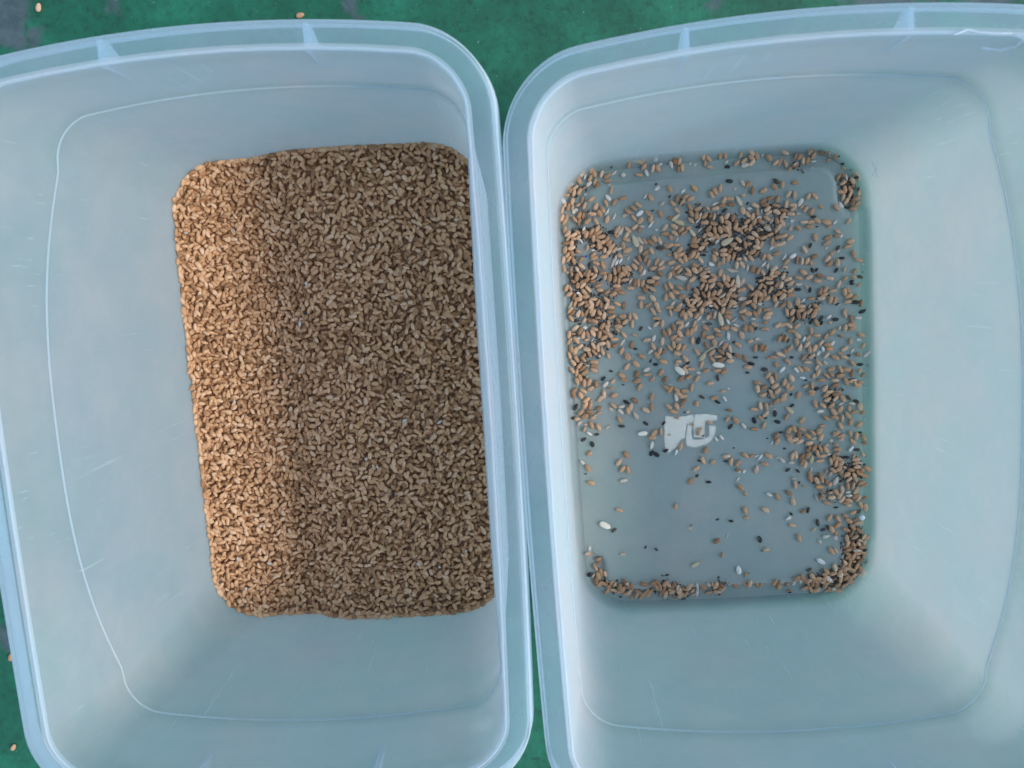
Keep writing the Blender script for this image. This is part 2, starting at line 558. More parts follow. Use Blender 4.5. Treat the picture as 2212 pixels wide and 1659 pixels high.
# ------------------------------------------------------------------ grain shapes (unit length along x)
def grain_mesh(name, nu=9, nv=12, wd=0.50, ht=0.42, crease=0.30, blunt=0.12, rnd=0.0, seed=0, pw=2.3):
    rs = np.random.RandomState(seed)
    V, F = [], []
    ts = np.cos(np.linspace(math.pi, 0, nu + 2))[1:-1]
    V.append((-0.5, 0, 0))
    for t in ts:
        rr = (1 - abs(t) ** pw) ** 0.50 * (1 - blunt * t)
        for k in range(nv):
            a = 2 * math.pi * k / nv
            c, s = math.cos(a), math.sin(a)
            q = 1.0
            if crease and k == round(nv / 4):
                q = 1 - crease * (1 - t * t * 0.5)
            j = 1 + rnd * rs.uniform(-1, 1)
            V.append((t * 0.5, c * wd / 2 * rr * j, s * ht / 2 * rr * q * j))
    V.append((0.5, 0, 0))
    F += [(0, 1 + (k + 1) % nv, 1 + k) for k in range(nv)]
    for i in range(nu - 1):
        b0 = 1 + i * nv
        F += [(b0 + k, b0 + (k + 1) % nv, b0 + nv + (k + 1) % nv, b0 + nv + k) for k in range(nv)]
    b0 = 1 + (nu - 1) * nv
    F += [(b0 + k, b0 + (k + 1) % nv, len(V) - 1) for k in range(nv)]
    return np.array(V), F

def husk_mesh(name, seed, cup=0.25, wd=0.34, th=0.05, curl=0.1, tips=1.4):
    """thin cupped scale with torn ends"""
    rs = np.random.RandomState(seed)
    nu, nv = 9, 5
    V, F = [], []
    for side in (0, 1):
        for i in range(nu):
            t = -1 + 2 * i / (nu - 1)
            ww = max(0.06, (1 - abs(t) ** tips)) * wd / 2 * (1 + 0.25 * rs.uniform(-1, 1))
            for k in range(nv):
                s = -1 + 2 * k / (nv - 1)
                V.append((t * 0.5, s * ww, (1 - s * s) * cup * wd + t * t * curl - th * side + 0.02 * rs.uniform(-1, 1)))
    n1 = nu * nv
    for i in range(nu - 1):
        for k in range(nv - 1):
            a = i * nv + k
            F.append((a, a + nv, a + nv + 1, a + 1))
            F.append((n1 + a, n1 + a + 1, n1 + a + nv + 1, n1 + a + nv))
    for i in range(nu - 1):
        a = i * nv
        F.append((a, n1 + a, n1 + a + nv, a + nv))
        a = i * nv + nv - 1
        F.append((a, a + nv, n1 + a + nv, n1 + a))
    for k in range(nv - 1):
        F.append((k, k + 1, n1 + k + 1, n1 + k))
        a = (nu - 1) * nv + k
        F.append((a, n1 + a, n1 + a + 1, a + 1))
    return np.array(V), F

GR = [grain_mesh('g', seed=i, wd=w_, ht=h_, crease=c_, blunt=b_, rnd=0.035, pw=p_) for i, (w_, h_, c_, b_, p_) in enumerate(((0.55, 0.44, 0.34, 0.12, 2.5), (0.50, 0.43, 0.40, 0.06, 2.2), (0.59, 0.47, 0.0, 0.14, 2.7), (0.49, 0.40, 0.3, -0.12, 2.8), (0.57, 0.46, 0.36, 0.10, 2.3), (0.54, 0.42, 0.0, 0.05, 2.4)))]
LR = [grain_mesh('g', nu=7, nv=9, seed=i + 20, wd=w_, ht=h_, crease=c_, blunt=b_, rnd=0.04) for i, (w_, h_, c_, b_) in enumerate(((0.60, 0.50, 0.25, 0.12), (0.55, 0.48, 0.30, 0.06), (0.63, 0.52, 0.0, 0.14), (0.54, 0.47, 0.2, -0.1)))]
ME_W = [mesh_from('wheat_grain', V, F) for V, F in GR]
ME_P = [mesh_from('pale_kernel', *grain_mesh('p', seed=40 + i, wd=0.48, ht=0.36, crease=0.2, rnd=0.08)) for i in range(3)]
ME_F = [mesh_from('bran_flake', *husk_mesh('f', 60 + i, wd=0.6, th=0.10, cup=0.15, curl=0.12, tips=2.2)) for i in range(4)]
ME_H = [mesh_from('husk', *husk_mesh('h', 70 + i, wd=0.34, tips=1.8, curl=0.08)) for i in range(4)]
ME_Y = [mesh_from('straw_hull', *grain_mesh('y', seed=80 + i, wd=0.42, ht=0.26, crease=0.25, blunt=0.28, rnd=0.04, pw=1.7)) for i in range(3)]
ME_C = [mesh_from('cream_seed', *grain_mesh('c', seed=90 + i, wd=0.46, ht=0.22, crease=0.0, blunt=0.1, rnd=0.015, nu=12, nv=16, pw=2.4)) for i in range(2)]
ME_K = [mesh_from('dark_seed', *grain_mesh('k', seed=100 + i, wd=0.55, ht=0.40, crease=0.3, rnd=0.16, pw=2.0, nu=7, nv=9)) for i in range(4)]
ME_R = [mesh_from('pellet', *grain_mesh('r', seed=110, wd=0.98, ht=0.9, crease=0, blunt=0, rnd=0.0, nu=12, nv=18, pw=2.0))]
for me_ in ME_W: me_.materials.append(M_wheat)
for me_ in ME_P + ME_F + ME_H: me_.materials.append(M_pale)
for me_ in ME_Y: me_.materials.append(M_hull)
for me_ in ME_C: me_.materials.append(M_cream)
for me_ in ME_K: me_.materials.append(M_dark)
for me_ in ME_R: me_.materials.append(M_white)
for me_ in ME_W + ME_P + ME_F + ME_H + ME_Y + ME_C + ME_K + ME_R:
    me_.polygons.foreach_set('use_smooth', [True] * len(me_.polygons))

def joined(name, shapes, mats4, mat):
    """one mesh from many transformed copies: mats4 = list of (shape index, 4x4 numpy)"""
    Vs, loops, starts, totals = [], [], [], []
    voff = 0; lo = 0
    pre = []
    for V, F in shapes:
        li = np.concatenate([np.array(f) for f in F]); tt = np.array([len(f) for f in F])
        pre.append((np.concatenate([V, np.ones((len(V), 1))], 1), li, tt))
    for k, m in mats4:
        V, li, tt = pre[k]
        Vs.append((V @ m.T)[:, :3]); loops.append(li + voff); totals.append(tt)
        voff += len(V)
    V = np.concatenate(Vs); L = np.concatenate(loops); T = np.concatenate(totals)
    S = np.concatenate([[0], np.cumsum(T)[:-1]])
    me = bpy.data.meshes.new(name)
    me.vertices.add(len(V)); me.vertices.foreach_set('co', V.astype(np.float32).ravel())
    me.loops.add(len(L)); me.loops.foreach_set('vertex_index', L.astype(np.int32))
    me.polygons.add(len(T)); me.polygons.foreach_set('loop_start', S.astype(np.int32)); me.polygons.foreach_set('loop_total', T.astype(np.int32))
    me.polygons.foreach_set('use_smooth', np.ones(len(T), bool))
    me.update(calc_edges=True)
    me.validate()
    return link_mesh(name, me, mat, smooth=False)

def mat4(x, y, z, yaw, pitch, roll, L, wy=1.0, wz=1.0):
    e = Euler((roll, pitch, yaw), 'XYZ').to_matrix().to_4x4()
    return np.array(Matrix.Translation((x, y, z)) @ e @ Matrix.Diagonal((L, L * wy, L * wz, 1)))

# ------------------------------------------------------------------ the wheat bed in the left tub
def inside(x, y, z, inset):
    f = z / H_STEP
    a = 110.87 + 3.7 * f - inset; b = 168.66 + 4.2 * f - inset
    bl = 1.55 + 0.9 * f; bs = 3.4 + 7.2 * f; r = 38 - 20 * f - inset * 0.5
    a = a + bl * (1 - np.clip(y / b, -1, 1) ** 2); b = b + bs * (1 - np.clip(x / a, -1, 1) ** 2)
    qx, qy = np.abs(x) - (a - r), np.abs(y) - (b - r)
    d = np.hypot(np.maximum(qx, 0), np.maximum(qy, 0)) + np.minimum(np.maximum(qx, qy), 0) - r
    return d < 0

def bed_z(x, y):
    return 12.0 + 0.8 * np.sin(x * 0.031 + 1.0) * np.cos(y * 0.022) + 13.5 * np.clip((-x - 49 - y * 0.03) / 66.0, 0, 1) ** 0.85 + 13.0 * smooth((x + 55 + y * 0.03) / 44.0) + 0.9 * np.sin(x * 0.11 + y * 0.07) * np.sin(y * 0.09 - 1.0)

items = []
for layer, (dz, cell) in enumerate(((-5.4, 4.4), (-2.9, 4.2), (0.0, 4.1))):
    gx, gy = np.meshgrid(np.arange(-122, 122, cell), np.arange(-184, 184, cell))
    gx = (gx + (np.arange(gx.shape[0]) % 2)[:, None] * cell * .5).ravel() + rng.uniform(-.5, .5, gx.size) * cell * 0.85
    gy = gy.ravel() + rng.uniform(-.5, .5, gy.size) * cell * 0.85
    keep = inside(gx, gy, 25.0, 2.6)
    for x, y in zip(gx[keep], gy[keep]):
        wx, wy = to_world('L', x, y)
        L = rng.normal(5.5, 0.55)
        edge = not bool(inside(x, y, 25.0, 4.0))
        yaw = rng.uniform(0, 2 * math.pi)
        pitch = rng.normal(0, 0.16 if edge else (0.16 if rng.rand() < 0.85 else 0.8))
        z = bed_z(x, y) + dz + rng.normal(0, 0.36)
        items.append((rng.randint(len(LR)), mat4(wx * MM, wy * MM, z * MM, yaw, pitch, rng.uniform(0, 6.28), L * MM, rng.uniform(.9, 1.12), rng.uniform(.9, 1.1))))
# grains pressed against the wall all round the bed
f_ = 25.0 / H_STEP
ring = O_floor + (O_step - O_floor) * f_
seglen = np.linalg.norm(np.roll(ring, -1, 0) - ring, axis=1)
for lay, (dz, stp) in enumerate(((-3.2, 4.2), (-1.2, 4.0), (0.6, 5.2))):
    s_ = 0.0
    cum = np.concatenate([[0], np.cumsum(seglen)])
    while s_ < cum[-1] - 2:
        k = int(np.searchsorted(cum, s_, 'right')) - 1
        tt = (s_ - cum[k]) / seglen[k]
        p = ring[k] + (ring[(k + 1) % NP] - ring[k]) * tt - N_floor[k] * rng.uniform(1.3, 2.0)
        tg = math.atan2(N_floor[k][0], -N_floor[k][1]) + rng.normal(0, 0.35)
        wx, wy = to_world('L', p[0], p[1])
        items.append((rng.randint(len(LR)), mat4(wx * MM, wy * MM, (float(bed_z(p[0], p[1])) + dz + rng.normal(0, 0.7)) * MM, tg + TUBS['L'][2], rng.normal(0, 0.35), rng.uniform(0, 6.28), rng.normal(6.1, .5) * MM, 1.0, 1.0)))
        s_ += stp * rng.uniform(.75, 1.25)
bed = joined('wheat_bed', LR, items, M_bed)
# a core under the loose layers so that light does not pass the bed
cv, cf = [], []
st = 3.0
nx, ny = 85, 127
idx = {}
for j in range(ny):
    for i in range(nx):
        x, y = (i - nx // 2) * st, (j - ny // 2) * st
        if inside(np.array(x), np.array(y), 25.0, 0.2):
            wx, wy = to_world('L', x, y)
            idx[i, j] = len(cv)
            cv.append((wx * MM, wy * MM, (float(bed_z(x, y)) - 5.2) * MM))
for (i, j) in list(idx):
    if all(k in idx for k in ((i + 1, j), (i, j + 1), (i + 1, j + 1))):
        cf.append((idx[i, j], idx[i + 1, j], idx[i + 1, j + 1], idx[i, j + 1]))
core = mesh_from('core', cv, cf)
core.materials.append(M_wheat_m)
import bmesh
bm = bmesh.new(); bm.from_mesh(bed.data); bm.from_mesh(core); bm.to_mesh(bed.data); bm.free()
tag(bed, 'thick bed of clean tan wheat grains filling the bottom of the left tub', 'wheat', kind='stuff')

# ------------------------------------------------------------------ what lies in the right tub
# rows: x, y (tenths of a mm in the tub), heading (degrees), length (tenths of a mm)
W_DATA = """A -561,1669,82,58;-459,1686,46,58;-454,1646,51,58;-389,1630,72,58;-353,1627,107,59;-761,1617,66,59;-721,1603,30,59;-720,1567,10,60;-798,1538,61,59;-702,1494,71,59;-621,1430,5,60;-685,1406,51,59;-744,1404,107,60;-848,1441,30,60;-818,1388,61,59;-772,1362,112,60;-795,1335,117,60;-847,1336,166,66;-743,1288,72,59;-824,1283,117,60;-421,1422,117,60;-511,1375,141,61;-549,1353,137,61;-590,1334,146,61;-549,1284,117,60;-502,1262,46,59;-358,1298,117,60;-448,1312,127,61;-429,1271,67,59;-835,1652,76,59;-815,1628,102,59;-846,1595,61,59;-811,1571,71,59;-902,1632,45,59;-955,1614,56,59;-927,1584,112,60;-1000,1528,107,60;-1029,1491,176,61;-928,1508,56,59;-969,1501,66,59;-984,1440,81,59;-1016,1403,71,59;-1061,1385,76,65;-1035,1325,81,60;-1068,1327,66,60;-938,1339,56,60;-906,1333,76,60;-986,1397,61,36;-973,1309,127,61;-910,1442,76,59;-898,1401,66,59;-493,1592,166,60;-995,1560,15,60;-960,1536,35,59;-898,1527,46,39;-1040,1419,66,43;-941,1412,25,44;-886,1284,36,60;-1052,1297,56,60;-941,1288,76,60;
B -232,1667,103,59;-199,1665,77,58;-209,1612,82,46;-180,1617,93,59;9,1666,132,60;92,1680,83,58;128,1684,98,58;238,1676,73,57;316,1683,123,59;315,1645,132,60;351,1659,103,59;261,1631,41,57;207,1618,41,57;314,1610,41,57;436,1639,123,60;484,1599,36,57;-26,1683,93,53;-17,1636,86,53;14,1605,171,43;-233,1400,72,59;-175,1406,46,58;-198,1369,46,58;-136,1389,21,59;-267,1367,132,60;-107,1462,132,60;13,1406,113,60;39,1429,117,60;76,1448,83,58;273,1457,57,57;304,1412,78,58;379,1406,31,58;458,1425,127,60;235,1385,176,32;-237,1314,132,61;-145,1332,122,60;-88,1314,16,59;-136,1285,112,60;-101,1268,78,59;-142,1235,137,61;138,1368,166,60;98,1360,57,58;35,1308,16,59;25,1251,78,59;-43,1263,47,58;78,1225,98,60;115,1248,57,58;158,1230,78,59;319,1307,151,60;387,1306,166,60;332,1260,98,59;404,1276,37,58;410,1247,26,58;465,1296,161,60;427,1349,16,58;477,1341,68,58;468,1249,151,60;228,1278,103,60;263,1247,127,60;151,1327,166,60;86,1325,176,59;377,1335,37,58;298,1230,68,58;355,1190,137,61;0,1260,57,42;-284,1472,117,60;-290,1268,16,40;-45,1213,176,60;20,1201,166,60;-19,1312,127,44;-80,1252,67,43;121,1197,146,61;178,1192,78,59;258,1197,37,58;308,1193,63,58;398,1208,146,60;469,1181,108,60;
C 551,1664,151,60;624,1634,68,57;652,1625,52,56;676,1598,84,58;727,1657,58,56;751,1627,47,56;708,1596,73,57;808,1644,156,59;857,1622,109,32;902,1608,109,59;853,1588,11,35;552,1587,113,59;576,1543,58,45;619,1571,5,58;510,1601,57,57;513,1438,83,58;602,1445,0,50;554,1368,47,57;596,1361,78,58;692,1339,58,57;738,1339,127,60;779,1261,137,44;888,1249,142,60;538,1301,78,58;584,1290,176,59;587,1265,37,57;518,1256,171,59;568,1227,171,59;714,1234,63,58;672,1255,58,57;644,1272,53,31;510,1217,52,58;659,1163,176,59;752,1167,146,60;816,1151,166,68;972,1146,58,49;960,1523,161,32;1037,1482,16,41;921,1463,53,56;952,1464,63,57;952,1421,26,57;965,1374,94,59;933,1359,166,59;1004,1368,113,60;1022,1395,26,34;1000,1333,69,57;1063,1346,74,57;950,1319,69,57;974,1292,58,57;1045,1304,6,58;1013,1275,64,57;1051,1265,42,57;1016,1232,6,58;1019,1430,109,59;1058,1448,109,59;705,1160,6,58;505,1171,118,60;
F 562,1128,58,42;615,1124,127,44;697,1128,176,59;892,1081,142,44;895,1049,176,59;824,1040,16,58;816,1001,16,58;980,1003,16,58;962,968,22,58;735,1050,103,60;658,969,118,61;1000,911,94,60;1038,865,161,60;725,914,21,58;602,897,79,59;638,887,79,59;674,885,63,59;702,868,118,44;850,930,43,42;817,889,48,58;831,855,43,58;888,858,79,59;937,807,69,39;530,892,42,58;556,1060,37,58;514,1077,21,58;498,1021,26,58;647,807,142,61;610,769,166,60;686,768,22,58;761,773,161,60;742,738,171,60;829,750,171,60;940,742,38,39;1009,788,53,46;1001,745,156,40;893,702,64,59;551,733,27,59;849,661,11,59;799,672,53,59;762,660,69,59;791,636,17,59;550,682,37,59;553,649,1,60;693,613,6,59;599,598,79,60;769,612,6,59;833,596,79,60;865,587,64,59;935,644,104,61;960,657,118,45;963,613,22,58;1006,602,38,58;955,573,6,59;1048,555,79,60;728,556,137,61;502,788,63,59;534,764,16,59;486,727,73,60;493,580,37,59;1036,688,38,39;627,563,176,60;484,665,146,61;507,685,156,37;491,642,37,59;540,580,103,61;836,1118,176,36;515,853,6,43;666,700,127,33;
I 521,526,98,61;560,524,63,60;603,499,108,62;643,499,69,60;712,495,48,59;555,469,58,60;489,436,6,60;533,429,137,62;591,422,38,59;546,388,1,60;592,355,132,62;691,381,98,62;668,331,43,59;584,307,93,62;660,283,48,60;730,342,171,60;795,333,54,59;843,360,48,59;608,261,69,61;677,245,84,61;714,250,64,60;476,344,63,60;505,335,69,60;535,262,53,60;476,217,146,62;518,166,127,62;632,188,48,60;691,192,33,59;660,149,1,60;796,192,43,59;754,284,48,59;805,270,171,60;819,239,166,51;858,173,156,61;923,172,151,61;928,232,28,59;891,201,156,37;968,285,79,51;1048,324,156,61;1058,245,59,47;894,386,59,32;977,402,176,60;984,376,17,59;934,383,84,61;904,326,156,41;978,447,108,62;1021,184,161,44;729,434,118,62;826,431,6,32;980,124,132,62;939,78,166,61;975,49,74,61;1030,64,49,40;1055,29,38,39;896,84,118,63;827,89,12,60;888,36,12,60;793,42,137,62;830,47,137,49;854,4,1,60;756,11,176,60;605,103,132,62;648,101,141,62;737,144,132,62;732,69,69,61;725,107,64,44;541,40,117,63;489,13,74,62;510,-15,74,49;531,-35,33,60;689,-23,94,62;780,-51,49,60;857,-33,12,60;934,-8,108,63;982,-8,7,60;1014,-44,176,60;1036,-22,7,43;681,-71,176,61;813,-80,7,60;864,-87,12,60;642,-27,28,44;619,534,17,59;680,523,38,59;734,530,27,59;932,505,69,40;932,479,118,45;502,242,127,45;702,44,79,41;996,-27,127,42;
L 486,-85,38,60;589,-91,69,61;474,-114,17,60;790,-101,22,60;797,-135,17,60;856,-131,49,60;860,-97,17,60;907,-134,122,63;708,-164,103,63;763,-178,141,62;825,-182,38,60;887,-213,59,61;839,-229,127,63;783,-271,141,63;846,-271,156,62;900,-282,84,63;953,-213,94,46;989,-242,12,60;941,-262,127,63;1030,-203,94,63;1047,-249,28,40;888,-339,117,64;962,-316,64,61;1024,-335,44,60;496,-249,59,62;610,-279,49,61;549,-341,117,64;512,-350,54,62;605,-344,151,62;585,-385,98,64;511,-392,156,62;518,-423,117,64;555,-422,17,61;588,-439,28,61;648,-400,141,63;682,-376,136,63;756,-330,7,48;733,-367,59,61;743,-414,69,62;854,-394,33,60;891,-415,12,60;957,-400,108,46;974,-462,132,63;1001,-422,79,63;1052,-436,118,64;658,-455,7,61;653,-497,59,62;694,-492,59,62;715,-535,98,64;738,-498,113,64;778,-512,122,64;755,-557,18,61;732,-594,2,61;533,-548,74,63;559,-538,98,64;603,-556,49,62;648,-547,49,62;602,-598,59,62;620,-615,64,63;859,-513,2,61;849,-478,7,44;859,-544,18,44;813,-603,98,64;832,-577,79,63;869,-587,156,62;850,-621,74,63;887,-623,49,61;868,-664,39,61;827,-670,136,63;994,-598,12,60;994,-625,18,60;960,-677,171,61;1019,-700,132,64;1078,-673,146,63;659,-699,108,64;737,-711,117,64;886,-692,108,64;775,-678,49,34;808,-699,59,42;981,-717,117,47;941,-711,70,42;1046,-563,108,43;783,-478,28,33;677,-86,176,44;1055,-725,156,62;1019,-661,7,37;912,-655,146,34;997,-652,18,44;922,-706,28,61;1034,-682,60,45;980,-574,60,37;1055,-479,156,41;890,-438,28,36;
O 659,-725,108,65;707,-744,122,64;740,-730,103,65;546,-766,93,65;724,-792,177,61;500,-826,146,63;528,-894,103,65;609,-781,177,30;601,-973,29,45;519,-1079,161,53;566,-1181,98,66;794,-1035,55,63;857,-1046,127,65;852,-1097,34,62;807,-1126,112,65;840,-1160,112,48;676,-1123,29,41;804,-1297,117,66;834,-1294,117,52;846,-841,127,64;891,-821,98,65;932,-796,99,65;969,-798,75,63;991,-838,55,62;1032,-778,18,60;1047,-798,18,60;1008,-897,55,62;986,-881,23,61;889,-899,44,62;941,-909,156,62;919,-924,7,61;812,-879,177,61;777,-920,156,63;749,-863,127,43;737,-878,141,42;1022,-949,117,65;1059,-971,99,65;966,-1005,23,61;1053,-896,39,44;935,-1066,151,63;1005,-1086,2,61;915,-1136,156,63;964,-1119,127,65;952,-1166,55,63;918,-1203,94,65;1008,-1145,136,64;978,-1195,29,61;777,-760,108,43;803,-780,60,42;805,-843,7,37;746,-824,156,38;875,-867,60,63;940,-749,39,61;988,-744,117,64;906,-1025,136,47;980,-1061,50,42;930,-944,177,45;999,-1271,177,45;1045,-1198,60,46;1071,-1204,29,41;1026,-1229,166,45;932,-1248,70,64;976,-1270,108,66;954,-1289,8,61;913,-1278,40,62;1055,-1246,80,47;1018,-1260,127,47;923,-1319,166,42;973,-1238,60,63;
R 903,-1399,136,65;827,-1427,103,66;812,-1474,19,62;763,-1451,126,65;751,-1475,8,45;539,-1500,24,63;599,-1516,122,66;660,-1490,126,66;704,-1565,79,66;670,-1559,93,67;612,-1597,19,63;654,-1603,117,66;699,-1617,19,62;764,-1580,75,66;865,-1630,177,62;966,-1470,156,63;957,-1534,40,63;1031,-1397,45,63;979,-1363,65,64;952,-1385,108,66;1033,-1469,99,66;1052,-1490,117,66;1024,-1337,29,62;930,-1332,177,34;986,-1403,177,30;1016,-1372,177,37;882,-1538,80,66;927,-1528,40,63;860,-1472,60,64;909,-1499,177,62;953,-1565,19,62;731,-1534,146,64;701,-1509,8,62;584,-1495,98,67;948,-1425,70,65;801,-1614,108,49;775,-1625,29,38;888,-1422,50,46;858,-1585,29,62;900,-1599,60,47;923,-1584,40,42;984,-1515,50,46;1014,-1508,8,41;1004,-1444,60,64;902,-1463,146,64;932,-1452,8,62;879,-1509,117,66;833,-1539,19,45;795,-1554,40,63;750,-1511,60,65;682,-1528,156,63;637,-1521,29,46;1061,-1359,60,46;1047,-1326,146,64;941,-1361,40,62;994,-1316,117,66;490,-1611,8,46;419,-1575,60,51;636,-1558,117,44;942,-1301,177,62;980,-1287,108,36;1051,-1291,8,61;
Q -329,-1563,59,66;-301,-1556,146,65;-296,-1601,49,66;-335,-1607,39,65;-265,-1529,49,65;-162,-1534,131,66;-118,-1597,24,64;-69,-1527,59,66;-55,-1552,18,64;-19,-1533,126,48;-32,-1561,29,35;-9,-1574,49,65;-52,-1593,167,64;84,-1546,131,66;157,-1534,146,65;188,-1523,69,66;202,-1544,49,65;252,-1547,117,48;278,-1556,59,48;374,-1528,50,64;409,-1530,60,43;408,-1571,69,48;160,-1445,54,43;-175,-1570,59,24;480,-1554,79,48;-122,-1516,126,36;-240,-1575,49,44;-95,-1513,97,32;-234,-1608,18,43;
P -978,-1346,116,66;-944,-1295,58,66;-934,-1389,101,67;-903,-1399,101,53;-959,-1417,96,67;-977,-1457,82,68;-955,-1487,48,67;-916,-1484,151,65;-891,-1465,101,37;-860,-1463,68,37;-838,-1480,58,40;-874,-1503,28,65;-896,-1547,53,67;-845,-1537,167,64;-800,-1502,73,67;-807,-1555,177,64;-778,-1524,53,67;-759,-1468,106,67;-744,-1481,126,66;-706,-1503,101,67;-725,-1559,39,66;-745,-1575,8,64;-616,-1487,161,64;-542,-1483,28,65;-511,-1480,126,66;-493,-1518,97,67;-524,-1512,111,67;-549,-1544,97,41;-659,-1563,141,65;-672,-1587,58,67;-593,-1566,49,66;-574,-1579,49,66;-629,-1597,54,67;-712,-1605,73,33;-477,-1580,39,65;-447,-1594,73,67;-450,-1491,39,65;-459,-1532,63,67;-423,-1505,131,40;-389,-1511,49,66;-402,-1547,39,65;-395,-1576,18,64;-344,-1562,78,67;-386,-1621,126,36;
M -974,-663,161,63;-772,-889,156,64;-1020,-1238,177,51;-948,-1278,28,47;
N -223,-694,43,63;-345,-885,73,55;141,-762,136,64;180,-815,112,47;172,-945,107,65;182,-1001,2,49;323,-949,146,64;416,-852,117,65;-48,-1172,28,63;-11,-1286,74,52;321,-1259,2,49;
K -252,-45,12,61;-285,-24,146,63;-254,-83,37,62;-304,-115,112,63;-328,-156,161,62;-364,-115,136,63;-304,-207,176,34;-157,-105,78,49;-25,-71,12,61;83,-170,161,49;65,-238,48,49;125,-249,122,63;-66,-253,166,45;-143,-302,17,45;-151,-328,58,46;-190,-260,126,31;-287,-421,78,64;-104,-463,58,63;-126,-540,107,64;-55,-559,38,45;48,-519,2,62;80,-560,78,64;132,-578,43,62;186,-519,141,63;235,-526,7,45;358,-533,151,63;326,-594,166,62;265,-633,79,64;-178,-599,33,62;130,-629,171,45;265,-174,166,62;310,-150,93,63;354,-160,103,63;425,-127,43,61;384,-143,59,33;393,-75,117,63;331,-71,17,60;345,-217,48,61;307,-241,141,49;260,-323,176,67;331,-300,64,62;418,-386,59,62;424,-429,59,62;-266,-121,38,30;
J -1064,18,82,63;-1011,11,111,63;-971,-26,37,68;-944,-71,67,63;-981,-64,57,63;-1019,-116,47,63;-990,-149,22,63;-950,-120,161,63;-1048,-165,176,46;-930,-164,12,46;-945,-218,111,64;-892,-236,111,64;-884,-94,22,53;-869,-25,47,63;-837,4,92,63;-762,-5,22,62;-774,-81,136,63;-666,-127,97,64;-646,-101,67,63;-610,-53,146,63;-730,-192,111,64;-485,-34,77,63;-488,-111,97,63;-534,-131,146,63;-479,-308,43,63;-496,-342,2,62;-430,-304,82,64;-695,-463,126,64;-756,-518,48,64;-732,-571,43,64;-690,-581,97,65;-973,-435,32,54;-991,-547,116,65;-1000,-249,67,50;-883,-132,27,42;
G -754,619,176,61;-749,581,26,61;-804,593,72,61;-881,620,62,61;-670,580,166,62;-615,572,82,61;-578,573,117,62;-599,519,82,62;-650,537,31,61;-702,548,126,62;-704,507,176,62;-774,531,97,62;-877,557,156,62;-819,519,52,61;-787,498,102,62;-880,500,161,62;-893,471,126,62;-845,457,77,62;-807,473,146,62;-771,451,126,62;-813,432,26,62;-931,462,97,62;-965,461,67,62;-986,493,57,62;-1070,472,81,62;-1020,427,126,68;-1069,423,46,62;-834,388,1,67;-786,381,102,62;-734,370,27,61;-735,415,176,62;-895,377,116,62;-862,356,92,62;-945,354,166,62;-1032,348,67,62;-1061,365,96,63;-830,331,102,63;-890,327,131,62;-787,294,107,46;-928,318,116,63;-975,303,42,62;-1025,287,116,63;-1076,317,111,63;-1053,262,131,63;-1005,236,42,62;-988,212,37,62;-898,256,171,62;-896,225,166,62;-902,195,156,62;-1064,206,116,63;-1031,184,77,63;-971,180,27,62;-1007,145,106,63;-1031,119,101,63;-979,104,77,63;-941,106,62,63;-889,91,92,63;-932,59,27,62;-1058,48,47,63;-990,44,141,63;-836,30,116,42;-782,49,166,49;-697,143,146,62;-680,108,161,62;-585,144,52,62;-587,94,22,62;-514,135,1,62;-474,98,42,52;-571,44,57,62;-764,102,37,45;-409,144,52,62;-656,205,57,62;-588,220,136,63;-645,284,126,63;-653,270,146,49;-688,325,62,62;-611,365,72,62;-501,392,6,61;-455,343,117,62;-387,376,77,62;-369,435,117,62;-432,274,117,63;-383,297,57,61;-408,306,72,62;-386,225,156,62;-541,274,146,62;-423,548,176,61;-380,507,82,61;-425,507,37,61;-443,601,117,67;-405,610,127,62;-666,444,126,62;-709,481,136,45;-588,435,156,45;-951,569,46,45;-1034,631,36,61;-933,624,56,61;-1047,591,126,62;-997,376,26,62;-972,280,136,45;-1051,651,46,61;-894,644,67,61;-849,581,6,48;-914,567,136,41;-963,619,107,45;-989,621,66,62;-1022,518,36,62;-1040,474,176,38;-836,617,117,49;-381,89,63,62;-376,31,146,62;-941,425,16,41;
